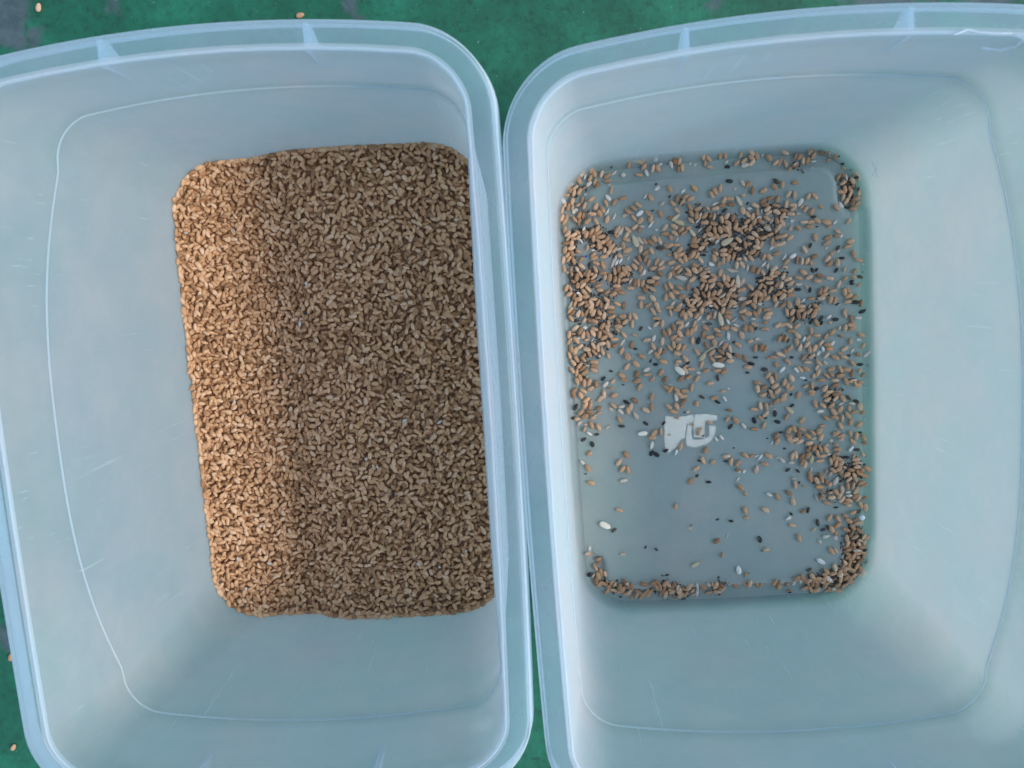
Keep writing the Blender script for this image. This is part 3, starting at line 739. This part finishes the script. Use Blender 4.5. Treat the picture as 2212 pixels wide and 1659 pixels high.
H -317,581,97,62;-272,600,6,61;-233,572,57,60;-211,548,92,61;-178,564,122,62;-127,546,47,60;-92,580,78,61;-254,506,1,61;-300,472,112,62;-248,472,42,60;-202,428,78,61;-148,487,63,61;-172,433,68,61;-258,424,122,62;-334,444,97,62;-142,457,58,61;-31,539,93,61;2,544,78,61;101,556,171,61;93,523,161,61;72,443,1,70;137,431,151,61;12,432,146,62;-68,452,141,62;-84,408,73,61;-41,383,6,61;22,394,166,61;-167,365,83,62;-305,348,97,62;-269,327,57,61;-233,317,58,61;-336,324,127,62;-282,279,166,62;-225,237,127,63;-274,218,171,48;-138,281,127,62;-66,321,122,62;-10,340,102,62;67,308,53,61;103,287,103,62;-31,266,42,61;39,269,136,62;12,237,176,67;-29,217,127,62;94,239,132,62;160,231,136,62;210,208,117,63;99,197,1,61;37,209,27,60;-108,184,68,62;-229,147,117,63;-187,156,176,61;-77,137,22,61;5,132,1,61;52,121,32,61;-261,92,37,61;-205,96,27,61;-146,81,53,61;-51,40,1,61;-186,19,73,62;-295,3,131,63;-239,-5,176,62;191,382,108,62;251,333,17,47;163,313,141,62;218,432,73,61;258,422,117,62;285,454,151,61;204,556,16,60;243,538,166,61;202,508,117,62;294,527,117,62;320,548,68,60;379,555,176,60;392,524,11,60;374,500,6,60;362,463,176,40;360,415,176,62;286,278,78,61;331,287,68,61;356,270,58,60;230,143,176,61;416,206,176,60;457,226,156,61;433,149,122,45;372,74,48,60;427,59,93,62;397,38,98,63;293,22,166,61;292,-23,98,63;340,-15,27,60;421,-9,27,60;-347,10,58,62;40,-26,7,37;455,435,27,59;456,334,58,60;376,198,176,29;-303,401,27,61;-270,384,6,48;-158,592,176,61;62,570,73,61;-50,529,78,41;-290,196,156,34;-227,177,27,41;438,-48,48,61;387,-49,127,38;
D -1052,1239,76,60;-1035,1208,36,60;-1030,1179,56,60;-1051,1140,1,61;-1061,1093,76,60;-1010,1130,71,60;-1045,1055,56,60;-1035,1029,46,61;-1003,1011,107,61;-1077,958,106,61;-988,888,76,66;-946,967,131,61;-947,1018,46,60;-856,1045,41,60;-850,1019,6,61;-841,981,156,61;-804,1107,107,61;-794,1168,11,70;-816,1228,56,60;-807,1198,31,60;-754,1147,46,60;-737,1120,56,60;-858,1210,56,60;-670,1210,51,65;-611,1136,161,61;-636,1094,97,60;-597,1204,137,61;-545,1219,31,59;-700,1066,46,60;-608,1056,21,69;-720,1093,36,60;-741,1055,46,60;-773,1068,82,44;-780,1024,6,61;-790,963,107,67;-847,937,112,61;-794,904,176,61;-862,883,36,61;-916,916,51,61;-901,908,66,61;-748,867,77,70;-708,912,97,61;-678,925,82,61;-781,873,67,44;-708,853,67,61;-682,844,77,61;-654,890,146,61;-634,914,117,70;-607,927,136,61;-638,845,1,61;-871,850,6,44;-947,826,46,61;-984,829,76,48;-908,797,126,62;-939,777,126,62;-1051,770,26,61;-1015,753,66,61;-1067,816,56,61;-986,728,176,62;-930,743,6,61;-875,721,171,62;-936,702,1,48;-892,692,117,62;-843,692,57,61;-822,676,92,61;-832,818,21,61;-823,784,171,52;-772,765,36,61;-728,747,21,61;-693,782,16,61;-699,805,176,61;-668,754,166,61;-600,783,166,61;-779,710,126,62;-781,665,62,61;-702,675,151,62;-655,657,77,61;-752,652,176,61;-565,817,77,61;-539,815,89,61;-510,810,72,60;-526,707,171,61;-442,697,127,62;-529,655,92,61;-477,648,31,60;-415,643,117,62;-346,698,77,61;-442,764,146,61;-413,843,166,61;-451,820,176,61;-407,802,36,60;-342,772,107,61;-480,1112,127,61;-437,1101,132,61;-410,1125,122,61;-371,1107,117,61;-512,1060,72,60;-477,1031,36,60;-433,1039,112,61;-332,1155,1,60;-330,1199,57,59;-550,971,127,61;-523,991,112,61;-479,988,67,60;-459,957,62,60;-400,960,62,60;-367,946,47,60;-428,914,16,60;-369,910,21,60;-378,870,136,61;-563,935,132,61;-519,917,72,60;-988,1197,26,60;-961,1214,146,44;-916,1218,66,51;-899,1191,66,60;-993,1169,176,44;-849,1161,77,60;-829,1186,102,60;-817,1141,146,48;-816,1104,97,60;-1012,1104,16,61;-1014,1071,117,61;-965,1075,141,45;-898,1096,66,44;-856,1107,16,40;-1077,1021,76,61;-1025,950,66,37;-1023,917,97,41;-961,909,117,61;-942,855,26,61;-1016,861,146,41;-981,947,117,45;-879,903,176,33;-1038,810,106,45;-970,753,116,45;-919,861,36,61;-610,883,77,40;-665,880,57,60;-606,1169,56,59;-513,1198,67,50;-494,757,117,62;-956,1177,46,44;-870,1181,71,40;-785,1127,16,60;-915,679,16,61;-1011,700,66,52;-966,693,26,61;-904,663,46,41;-478,785,117,34;-683,1167,117,48;-665,1020,146,45;-510,880,57,44;-348,1040,16,33;-325,1075,26,40;
E -263,1201,146,61;-214,1176,41,59;-262,1154,146,61;-197,1149,31,59;-126,1096,57,59;-101,1087,36,59;-251,1069,171,60;-124,1053,166,66;-51,1062,6,60;-74,1034,31,59;-129,1013,6,60;-231,1031,47,59;-262,994,97,60;-221,998,16,60;-227,954,127,61;-193,967,102,61;-109,982,52,59;-156,979,52,59;-297,945,16,60;-255,909,31,60;-241,882,42,60;-175,877,127,61;-180,852,166,61;-126,914,161,61;-95,875,47,59;-71,848,26,59;-149,813,32,60;-69,800,156,61;5,828,141,61;53,846,78,60;-57,825,6,60;-7,796,21,69;-8,759,42,59;78,808,83,60;103,802,108,61;47,759,137,61;98,759,132,61;-187,764,83,61;-246,761,146,61;-274,730,146,61;-304,706,117,67;-123,723,117,67;-81,757,57,60;-49,747,68,60;-231,694,11,60;-192,661,112,62;-36,695,78,60;-73,697,117,62;0,699,52,60;41,707,58,60;-19,664,27,60;136,719,16,60;202,711,11,69;264,728,141,67;321,677,137,67;364,677,103,61;408,696,58,59;457,733,48,59;337,727,58,59;286,855,83,60;211,893,117,61;172,892,83,60;78,932,78,60;115,948,68,59;81,1005,6,60;84,975,176,60;132,1001,47,59;152,959,68,68;26,994,117,61;14,955,112,61;190,997,57,59;238,1033,93,60;151,1036,137,61;192,1073,137,61;209,1136,118,61;279,1081,166,60;309,1104,142,61;369,1074,11,59;416,1092,16,58;325,1045,98,60;353,1024,68,59;287,979,32,59;274,936,132,61;315,962,47,58;235,932,117,41;405,934,122,61;459,955,16,59;429,1044,78,59;368,936,68,59;65,1155,108,60;25,1154,98,60;94,1160,108,60;127,1171,103,60;129,1117,73,59;460,1125,78,59;-18,1168,47,59;326,841,68,59;358,824,117,48;400,781,166,60;438,847,32,59;142,674,166,61;94,648,58,60;137,627,146,61;294,627,98,61;436,635,98,61;462,663,6,59;8,610,127,62;35,638,117,62;61,643,47,60;246,619,16,60;282,591,127,62;-252,625,37,60;-168,622,156,61;-9,1124,146,61;8,1097,36,59;89,1109,16,59;38,1110,117,61;112,1151,117,61;174,1172,57,58;235,1160,26,58;278,1153,68,59;245,1141,37,39;-162,1183,16,47;-85,948,117,61;-128,878,127,61;-40,882,16,43;-292,1127,117,44;-306,1066,16,60;-286,871,97,61;-308,854,67,60;-308,780,117,61;-250,835,26,43;110,688,37,59;138,767,68,60;163,747,37,59;207,769,58,59;45,909,57,43;-39,1090,47,43;-141,988,57,59;-49,1120,57,43;23,1013,127,41;159,1046,6,40;172,1013,16,36;191,935,176,40;250,974,58,32;320,1009,166,60;465,1016,26,58;473,1070,16,58;433,793,16,59;455,817,166,60;423,819,58,59;349,777,27,59;403,748,176,60;366,725,117,41;273,673,37,39;338,635,58,59;381,635,32,59;298,663,98,61;445,590,58,59;205,604,58,60;70,613,27,43;118,610,58,60;-111,663,57,44;-128,686,127,62;-141,650,57,60;-105,633,47,60;-39,632,16,60;-323,622,6,61;-68,627,47,60;-1,666,176,44;47,674,47,40;342,1134,6,39;397,1155,176,40;479,1141,47,58;-309,1001,176,33;335,1127,26,32;184,1146,146,48;267,1038,176,40;333,1080,176,32;-162,666,6,33;"""

P_DATA = """A -502,1689,171,80,y;-365,1692,36,42,f;-669,1620,41,50,h;-605,1601,175,36,r;-438,1602,107,54,p;-334,1654,25,35,f;-856,1556,35,54,p;-882,1483,15,36,f;-1050,1449,117,58,p;-970,1370,35,54,f;-727,1442,132,55,p;-740,1342,56,57,h;-690,1306,61,61,h;-457,1432,46,50,h;-371,1483,36,46,f;-344,1369,36,46,p;-613,1307,16,43,f;-507,1313,31,61,p;-419,1241,41,50,h;-882,1609,71,43,p;-707,1538,25,25,f;
B -258,1645,103,57,p;267,1599,10,60,p;36,1340,26,60,h;205,1348,118,80,y;235,1471,118,54,p;183,1436,26,28,f;-187,1447,46,46,h;-250,1265,36,78,y;-226,1227,156,81,y;-72,1273,57,35,h;-95,1228,47,39,p;279,1289,176,36,f;345,1219,6,39,f;364,1264,78,32,h;434,1191,52,53,h;203,1703,52,52,h;-121,1641,67,21,f;-86,1631,57,24,f;-84,1585,36,14,f;394,1659,68,24,f;137,1634,46,35,f;
C 857,1643,79,41,p;750,1589,5,45,h;739,1544,31,38,h;637,1304,58,66,p;621,1227,6,32,p;935,1263,123,58,p;577,1180,26,35,f;980,1458,104,50,h;535,1208,176,29,p;879,1146,42,48,h;619,1578,36,41,h;
F 513,926,58,60,h;574,928,32,56,p;609,722,176,54,p;642,606,37,32,p;688,559,48,43,h;815,968,48,24,f;897,941,27,28,f;1077,837,38,24,f;702,1013,48,28,f;913,1047,58,28,f;
I 671,438,176,33,f;820,472,32,46,p;639,322,59,44,p;845,278,48,50,f;742,210,38,43,f;791,136,137,45,f;579,98,127,53,p;621,38,166,44,p;985,213,54,50,h;1090,187,44,79,h;1033,291,176,36,f;772,242,108,41,p;476,108,48,58,p;1029,451,176,54,p;758,288,59,51,h;
L 744,-219,2,59,p;895,-175,33,54,h;972,-176,166,52,p;1065,-300,60,33,h;962,-515,49,55,p;520,-197,132,76,y;692,-422,12,44,p;816,-445,177,26,r;673,-579,74,65,y;668,-656,79,35,y;458,-574,131,50,p;524,-597,177,45,p;803,-552,7,33,f;1034,-631,177,29,f;
O 844,-756,60,72,p;704,-880,108,63,h;935,-846,2,44,p;938,-870,2,44,p;1028,-1044,177,45,R;491,-1022,29,49,p;765,-1179,8,56,p;719,-1224,117,40,f;1002,-1311,177,60,p;540,-719,177,37,p;839,-1195,108,40,f;
R 723,-1373,146,74,p;784,-1517,131,79,f;824,-1611,177,38,r;879,-1497,60,47,f;519,-1532,60,35,p;573,-1518,70,44,p;534,-1553,60,47,f;439,-1544,177,42,f;
Q -216,-1349,28,66,a;-202,-1581,78,89,h;-207,-1524,97,61,h;108,-1410,97,69,p;
P -763,-1244,177,50,f;-743,-1468,177,27,f;-358,-1529,64,48,p;-998,-1415,58,49,h;-1016,-1182,82,36,f;-1030,-1226,7,55,f;
M -886,-1002,151,93,C;-725,-661,7,61,p;
N 356,-833,151,50,p;128,-699,49,49,h;-375,-689,177,11,f;33,-1136,69,36,h;-250,-1061,177,38,p;
K -304,-46,97,65,p;52,-84,122,50,p;-220,-166,176,34,f;-366,-331,177,23,f;-22,-383,126,39,p;19,-374,122,50,p;183,-295,127,54,p;-323,-466,68,46,p;272,-532,17,45,h;298,-541,49,64,h;175,-643,59,34,f;137,-641,177,23,f;387,-438,59,34,h;432,-557,177,37,f;416,-187,176,26,f;
J -566,-307,2,76,C;-608,-169,121,65,p;-502,-400,77,62,p;-790,-111,131,46,f;-720,-131,131,57,p;-710,-93,7,53,p;-964,-283,146,50,p;-942,-44,47,57,h;-1031,-201,37,46,f;-986,-215,176,30,f;-906,-146,27,34,f;-1030,-502,136,43,p;-821,-245,27,49,h;
G -677,389,52,63,h;-854,295,57,30,f;-821,83,42,57,p;-953,152,37,34,h;-448,403,67,52,p;-479,304,37,48,p;-512,173,22,56,p;-949,232,176,34,p;-1000,441,176,26,f;-475,480,131,45,h;-947,516,176,37,f;-1000,621,66,52,h;-896,422,42,45,h;
H 41,512,100,105,Y;-98,244,53,74,B;14,173,168,89,C;-270,150,138,91,C;-113,526,52,58,h;-81,501,176,26,f;95,381,93,60,p;307,344,176,44,f;42,336,48,59,h;156,455,156,56,h;140,497,37,54,h;279,495,176,40,p;-203,304,176,26,f;95,489,117,49,p;-341,48,176,26,f;85,-10,176,19,f;-129,125,176,37,f;-203,488,42,48,p;
D -546,1117,112,96,y;-509,1121,132,74,y;-708,986,62,95,h;-660,986,57,55,h;-1045,691,61,67,h;-648,1197,56,79,h;-497,1219,176,40,p;-389,1189,176,29,f;-666,1071,16,40,p;-621,1024,1,48,h;-604,1000,62,44,h;-594,834,57,58,h;-854,1074,176,30,f;-942,1150,127,52,h;-1049,930,176,30,f;-984,773,176,30,f;-915,1236,56,43,h;-495,890,67,44,p;-435,1221,46,36,p;-690,974,56,55,h;
E -135,1148,127,74,y;112,1068,26,100,y;44,1076,52,64,h;178,775,93,96,y;138,858,166,95,h;-232,830,161,96,h;435,1007,47,71,h;396,1137,151,59,p;353,1129,176,25,f;-10,1095,16,43,h;-6,913,156,52,f;250,865,83,58,h;367,885,42,53,h;203,648,6,62,f;333,602,176,36,f;-296,650,47,47,p;62,680,37,61,h;-25,612,176,33,f;154,596,11,51,h;-26,859,176,33,f;395,869,78,61,h;-80,1165,52,50,h;-246,1109,57,43,h;-292,901,57,43,h;"""

K_DATA = """A -685,1665,56,28;-377,1512,26,21;-411,1328,176,22;-901,1538,25,33;-880,1512,76,29;
B 142,1492,166,54;470,1466,142,55;-176,1698,15,35;14,1694,175,21;102,1288,31,49;266,1326,57,28;-283,1418,46,28;142,1599,175,43;
C 923,1606,26,21;728,1197,6,42;954,1555,175,32;1013,1508,16,28;1040,1450,175,42;977,1246,176,43;942,1450,37,41;1053,1368,69,35;
F 698,995,68,46;890,963,48,42;751,1124,176,21;511,842,176,18;712,817,108,44;741,818,58,32;1066,780,48,14;986,717,17,35;986,699,1,36;1047,745,156,44;921,888,176,43;880,804,58,42;691,676,79,43;883,560,27,35;1009,565,176,58;604,686,176,51;
I 866,451,176,51;1058,496,22,56;689,445,48,43;526,318,58,36;766,465,59,50;768,432,59,36;1038,109,176,47;1096,97,127,26;646,18,176,29;722,-51,28,43;959,181,146,30;548,194,176,33;
L 543,-164,28,37;1005,-163,156,48;950,-130,127,53;479,-486,177,30;538,-81,59,30;497,-650,28,45;571,-662,127,39;1030,-397,176,29;1003,-526,177,48;1061,-583,177,18;925,-579,177,55;1060,-641,18,22;456,-362,176,37;
O 638,-967,79,51;514,-992,136,31;580,-752,69,23;844,-959,177,37;1010,-999,34,45;707,-1069,98,59;747,-1127,8,45;781,-1109,117,40;951,-1197,29,52;1062,-1314,18,41;
R 1079,-1412,40,49;635,-1437,18,45;818,-1506,177,38;844,-1548,40,38;494,-1619,177,30;
Q 287,-1271,177,15;179,-1434,177,15;144,-1460,177,15;
P -980,-1237,177,19;-1021,-1406,18,55;-797,-1601,177,31;
M -819,-1046,33,51;-587,-1195,58,28;-507,-1216,136,35;
N -91,-710,177,45;-34,-1005,18,30;67,-1022,172,42;-234,-1038,177,19;274,-1177,102,56;-177,-665,177,23;
K -114,-58,146,49;-1,-103,146,49;86,-293,48,52;-246,-168,176,19;-115,-354,2,22;354,-402,177,19;106,-460,177,19;-176,-650,177,30;262,-258,107,54;348,-248,17,29;415,-217,79,53;432,-280,156,49;-153,-542,177,34;43,-557,177,34;
J -1054,-75,57,58;-1008,-327,27,46;-946,-366,111,51;-674,-61,146,53;-718,-243,176,49;-539,-231,141,50;-1009,-594,177,23;-907,-294,7,42;-505,-462,53,50;-472,-472,136,58;-399,-449,27,45;-1075,-159,176,46;-404,-239,48,38;
G -834,126,42,45;-774,179,161,30;-690,70,176,23;-866,284,176,30;-538,481,57,41;-443,207,176,41;-586,333,176,34;-479,235,67,30;-958,389,176,23;-729,460,136,45;-1011,570,176,52;-420,529,176,30;-986,545,176,30;
H -123,362,68,59;134,334,37,29;298,423,48,33;6,78,98,53;225,102,166,33;253,168,161,56;347,117,176,52;288,211,176,37;-204,202,32,33;-41,480,176,44;
D -886,977,56,44;-815,857,36,33;-825,754,36,44;-715,1195,176,59;-373,1057,176,59;-1023,980,176,37;
E -93,1185,176,44;0,1058,176,54;-58,982,176,36;193,982,176,43;339,789,176,44;93,722,176,29;"""

PLACE = {'A': 'by the top left corner', 'B': 'near the top groove', 'C': 'by the top right corner',
         'D': 'by the upper left wall', 'E': 'in the upper centre scatter', 'F': 'near the upper right wall',
         'G': 'by the left wall halfway down', 'H': 'above the torn label', 'I': 'near the right wall halfway down',
         'J': 'left of the torn label', 'K': 'beside the torn label', 'L': 'well right of the torn label',
         'M': 'on the bare lower left', 'N': 'on the bare lower centre', 'O': 'near the lower right wall',
         'P': 'in the left bottom groove', 'Q': 'by the bottom groove', 'R': 'in the bottom right corner'}

def heading(a):
    a %= 180
    return 'lying level' if a < 22 or a > 158 else 'slanting rightward' if a < 68 else 'pointing lengthwise' if a < 112 else 'slanting leftward'

def rows(s):
    for line in s.split('\n'):
        if not line.strip():
            continue
        t, rest = line.split(' ', 1)
        for e in rest.split(';'):
            if e:
                v = e.split(',')
                yield (t,) + tuple(int(q) for q in v[:4]) + tuple(v[4:])

TR = TUBS['R'][2]
placed = np.zeros((0, 3))

def settle(x, y, half, rad, pile=True):
    """height of the centre: on the floor, or on what already lies there"""
    global placed
    z = float(floor_z(x, y)) + rad
    lim = 114 - 7
    if pile and len(placed):
        d = np.hypot(placed[:, 0] - x, placed[:, 1] - y)
        near = placed[d < 2.5]
        if len(near):
            z = max(z, min(float(near[:, 2].max()) + 1.25, float(floor_z(x, y)) + rad + 3.4))
    placed = np.concatenate([placed, [[x, y, z]]])
    return z

COUNT = {}
def put(name, me, x, y, z, ang, pitch, roll, L, wy=1.0, wz=1.0, tub='R'):
    o = bpy.data.objects.new(name, me)
    COL.objects.link(o)
    wx, wy_ = to_world(tub, x, y)
    o.location = (wx * MM, wy_ * MM, z * MM)
    o.rotation_euler = (roll, pitch, math.radians(ang) + TUBS[tub][2])
    o.scale = (L * MM, L * MM * wy, L * MM * wz)
    return o

LIST = list(rows(W_DATA))
pxy = np.array([[r_[1], r_[2]] for r_ in LIST]) / 10.0
crowd = np.array([(np.hypot(*(pxy - p).T) < 7).sum() for p in pxy])
order = np.argsort(crowd, kind='stable')
single = set(order[:290].tolist())
many = []
for i, (t, x, y, a, L) in enumerate(LIST):
    x, y, L = x / 10, y / 10, L / 10
    # keep clear of the wall fillet
    roll = rng.choice([rng.uniform(-0.5, 0.5), rng.uniform(-0.5, 0.5), rng.uniform(0, 6.28), math.pi + rng.uniform(-.4, .4)])
    z = settle(x, y, L / 2, 1.25)
    up = z - float(floor_z(x, y)) > 1.6
    ov = rng.normal(0, 0.20 if up else 0.05)
    a2 = a if rng.rand() < 0.5 else a + 180
    a2 += rng.normal(0, 3)
    wy_, wz_ = rng.uniform(.84, 1.06), rng.uniform(.9, 1.06)
    if L < 5.2:
        wy_ *= 1.15; wz_ *= 1.1
    if i in single:
        me = ME_W[i % len(ME_W)]
        o = put('wheat_grain', me, x, y, z, a2, ov, roll, L, wy_, wz_)
        size = 'short' if L < 4.9 else 'full sized'
        lb = f'{size} wheat grain {heading(a + 4)} {PLACE[t]} in the right tub'
        tag(o, lb, 'wheat grain', f'{size} wheat grains {heading(a + 4)} {PLACE[t]}')
    else:
        wx, wyy = to_world('R', x, y)
        many.append((rng.randint(len(GR)), mat4(wx * MM, wyy * MM, z * MM, math.radians(a2) + TR, ov, roll, L * MM, wy_, wz_)))
o = joined('wheat_scatter', GR, many, M_wheat_m)
tag(o, 'crowded scatter of loose wheat grains over the bottom in the right tub', 'wheat', kind='stuff')

SPECIAL = {'C': ('cream_seed', ME_C, 'large smooth cream coloured seed'), 'Y': ('straw_hull', ME_Y, 'long tan bottle shaped hull'),
           'y': ('straw_hull', ME_Y, 'straw coloured hull'), 'p': ('pale_kernel', ME_P, 'pale whitish kernel'), 'f': ('bran_flake', ME_F, 'small white flake'),
           'h': ('husk', ME_H, 'thin pale husk'), 'r': ('pale_kernel', ME_P, 'round pale kernel'), 'R': ('pellet', ME_R, 'round white pellet'),
           'a': ('awned_seed', ME_Y, 'straw coloured seed with a long thin awn'), 'B': ('awned_seed', ME_Y, 'straw coloured seed with a long stiff stalk')}
CATS = {'cream_seed': 'seed', 'straw_hull': 'hull', 'pale_kernel': 'kernel', 'bran_flake': 'flake', 'husk': 'husk', 'pellet': 'pellet', 'awned_seed': 'seed', 'dark_seed': 'dark seed'}

def awn_mesh(p0, p1, r0, r1):
    p0, p1 = np.array(p0), np.array(p1)
    d = (p1 - p0) / np.linalg.norm(p1 - p0)
    s = np.array([-d[1], d[0], 0])
    V, F = [], []
    for k in range(7):
        f = k / 6
        c = p0 + (p1 - p0) * f + s * 0.5 * math.sin(f * 3.0) + np.array([0, 0, 0.5 * f])
        rr = r0 + (r1 - r0) * f
        for q in range(6):
            an = q * math.pi / 3
            V.append(c + s * math.cos(an) * rr + np.array([0, 0, 1]) * math.sin(an) * rr)
    for k in range(6):
        for q in range(6):
            F.append((k * 6 + q, k * 6 + (q + 1) % 6, k * 6 + 6 + (q + 1) % 6, k * 6 + 6 + q))
    F += [tuple(range(6))[::-1], tuple(range(36, 42))]
    return mesh_from('awn', np.array(V) * MM, F)

for i, (t, x, y, a, L, kd) in enumerate(rows(P_DATA)):
    x, y, L = x / 10, y / 10, L / 10
    nm, ms, desc = SPECIAL[kd]
    rad = {'f': 0.35, 'h': 0.6, 'y': 1.1, 'Y': 1.5, 'C': 1.0, 'R': 2.0, 'r': 1.3, 'p': 1.1, 'a': 1.0, 'B': 1.2}[kd]
    z = settle(x, y, L / 2, rad)
    if kd in 'ab BCY': z += 0.6
    me = ms[i % len(ms)]
    wy_ = rng.uniform(.85, 1.15)
    if kd == 'r': wy_ = 1.9
    roll = rng.uniform(-0.4, 0.4)
    pitch = rng.normal(0, 0.08)
    if kd in 'aB':
        e = bpy.data.objects.new(nm, None); COL.objects.link(e)
        wx, wyy = to_world('R', x, y)
        e.location = (wx * MM, wyy * MM, z * MM); e.rotation_euler = (0, 0, TR)
        b_ = bpy.data.objects.new('seed_body', me); COL.objects.link(b_); b_.parent = e
        b_.rotation_euler = (roll, 0, math.radians(a)); b_.scale = (L * MM * 1.1, L * MM * 1.1, L * MM)
        if kd == 'a': tip, r0_ = (-12.2, -130.9), 0.35
        else: tip, r0_ = (0.1, 31.6), 0.55
        ca, sa = math.cos(math.radians(a)), math.sin(math.radians(a))
        st_ = (ca * L * .42, sa * L * .42, 0)
        link_mesh('awn', awn_mesh(st_, (tip[0] - x, tip[1] - y, 0.3), r0_, 0.15 if kd == 'a' else 0.4), M_hull, e)
        tag(e, f'{desc} {PLACE[t]} in the right tub', 'seed')
        continue
    o = put(nm, me, x, y, z, a if kd in 'Yy' else a + 180 * (i % 2), pitch, roll, L, wy_, rng.uniform(.85, 1.1) if kd != 'r' else 1.6)
    if kd == 'R': o.scale = (L * MM,) * 3
    if kd in 'rRCY':
        lb = f'{desc} {PLACE[t]} in the right tub'
        g = f'{desc}s {PLACE[t]}'
    else:
        lb = f'{desc} {heading(a + 4)} {PLACE[t]} in the right tub'
        g = f'{desc}s {heading(a + 4)} {PLACE[t]}'
    if kd == 'C':
        lb = {'M': 'brightest long cream seed on the bare lower left in the right tub', 'J': 'long cream seed just left of the torn label in the right tub'}.get(t, ('longest plump cream seed right of centre above the torn label' if x > -20 else 'slim cream seed left of centre above the torn label'))
        g = None
    if kd == 'R':
        lb = 'smooth round white pellet against the lower right wall in the right tub'; g = None
    if kd == 'Y':
        lb = 'bottle shaped long tan hull in the scatter above the torn label'; g = None
    tag(o, lb, CATS[nm], g)

for i, (t, x, y, a, L) in enumerate(rows(K_DATA)):
    x, y, L = x / 10, y / 10, L / 10
    sz = 'tiny dark speck' if L < 2.6 else 'small dark seed' if L < 3.9 else 'blackish seed'
    z = settle(x, y, L / 2, max(0.35, L * 0.2), pile=L < 5)
    o = put('dark_seed', ME_K[i % 4], x, y, z, a, 0, rng.uniform(-.6, .6), L, rng.uniform(.8, 1.1), rng.uniform(.8, 1.0))
    tag(o, f'{sz} {heading(a + 4)} {PLACE[t]} in the right tub', 'dark seed', f'{sz}s {heading(a + 4)} {PLACE[t]}')

o = put('bead', ME_K[0], -90.9, 103.4, 4.6, 20, 0, 0, 2.6, 1.2, 1.2)
o.data = ME_K[0].copy(); o.data.materials.clear(); o.data.materials.append(M_blue)
tag(o, 'tiny bright blue bead among the grains along the left wall in the right tub', 'bead')

# fine dark dust flecks, mostly standing in for shade between the crowded grains
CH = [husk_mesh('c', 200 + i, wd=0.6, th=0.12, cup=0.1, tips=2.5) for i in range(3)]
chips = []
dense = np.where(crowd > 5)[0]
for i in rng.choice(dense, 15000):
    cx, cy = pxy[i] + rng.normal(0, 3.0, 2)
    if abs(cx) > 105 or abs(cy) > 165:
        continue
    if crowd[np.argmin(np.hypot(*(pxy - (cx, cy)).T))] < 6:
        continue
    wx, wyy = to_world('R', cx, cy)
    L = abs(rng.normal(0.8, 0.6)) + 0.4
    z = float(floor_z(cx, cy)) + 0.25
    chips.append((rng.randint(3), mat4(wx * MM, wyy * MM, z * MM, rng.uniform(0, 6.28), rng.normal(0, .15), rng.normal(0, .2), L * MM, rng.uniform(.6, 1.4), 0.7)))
o = joined('shade_dust', CH, chips, M_shade_dust)
tag(o, 'dark dust flecks standing in for shade between the crowded grains in the right tub', 'shade_dust', kind='stuff')

# bits on the wheat bed
BITS = [(44.7, -22.9, 'f', 5.5), (14.0, -50.1, 'f', 3.5), (21.8, -56.4, 'f', 3.2), (70.1, -25.2, 'h', 6.5), (-19.1, 79.7, 'f', 4.5), (-27.5, 51.3, 'h', 6.5),
        (-83.1, -3.5, 'f', 3.5), (-97.3, 48.4, 'f', 3), (83.0, -122.8, 'f', 3.2), (62.4, -134.5, 'f', 3), (46.5, -131.8, 'f', 4), (-91.1, -123.3, 'f', 5), (-68.8, -129.2, 'f', 5),
        (-87.5, -146.8, 'f', 4), (-72.6, -99.4, 'f', 4), (92.3, 117.8, 'f', 4), (-70.9, 120.9, 'h', 5), (-103.3, 120.9, 'f', 4), (32.0, -72.0, 'h', 5), (32.0, -77.5, 'k', 5), (-22.3, 59.0, 'k', 5)]
WH = {True: 'upper', False: 'lower'}
for i, (x, y, kd, L) in enumerate(BITS):
    nm, ms = {'f': ('bran_flake', ME_F), 'h': ('husk', ME_H), 'k': ('dark_seed', ME_K)}[kd]
    o = put(nm, ms[i % len(ms)], x, y, float(bed_z(x, y)) + 2.2, rng.uniform(0, 180), 0.1, 0.2, L * 0.8, tub='L')
    ds = {'f': 'small white flake', 'h': 'thin pale husk', 'k': 'blackish crumb'}[kd]
    reg = ('top' if y > 60 else 'middle' if y > -60 else 'bottom') + (' left' if x < -50 else ' centre' if x < 50 else ' right')
    tag(o, f'{ds} lying on the wheat bed, {reg} in the left tub', CATS[nm], f'{ds}s on the wheat bed, {reg}')

# spilled grains on the green floor
GB = [(-381, 204, 75, 'lone spilled wheat grain on the green floor at the top left'), (-185, 195.0, 15, 'spilled wheat grain on the floor peeking from behind the left tub rim'),
      (-451, -385, 60, 'lone spilled wheat grain on the green floor at the bottom left'), (-446.5, -305, 85, 'spilled wheat grain half under the left rim in the left tub')]
for x, y, a, lb in GB:
    o = bpy.data.objects.new('wheat_grain', ME_W[2]); COL.objects.link(o)
    o.location = (x * MM, y * MM, GZ + 0.0013); o.rotation_euler = (0.2, 0, R(a)); o.scale = (6.4 * MM,) * 3
    tag(o, lb, 'wheat grain')
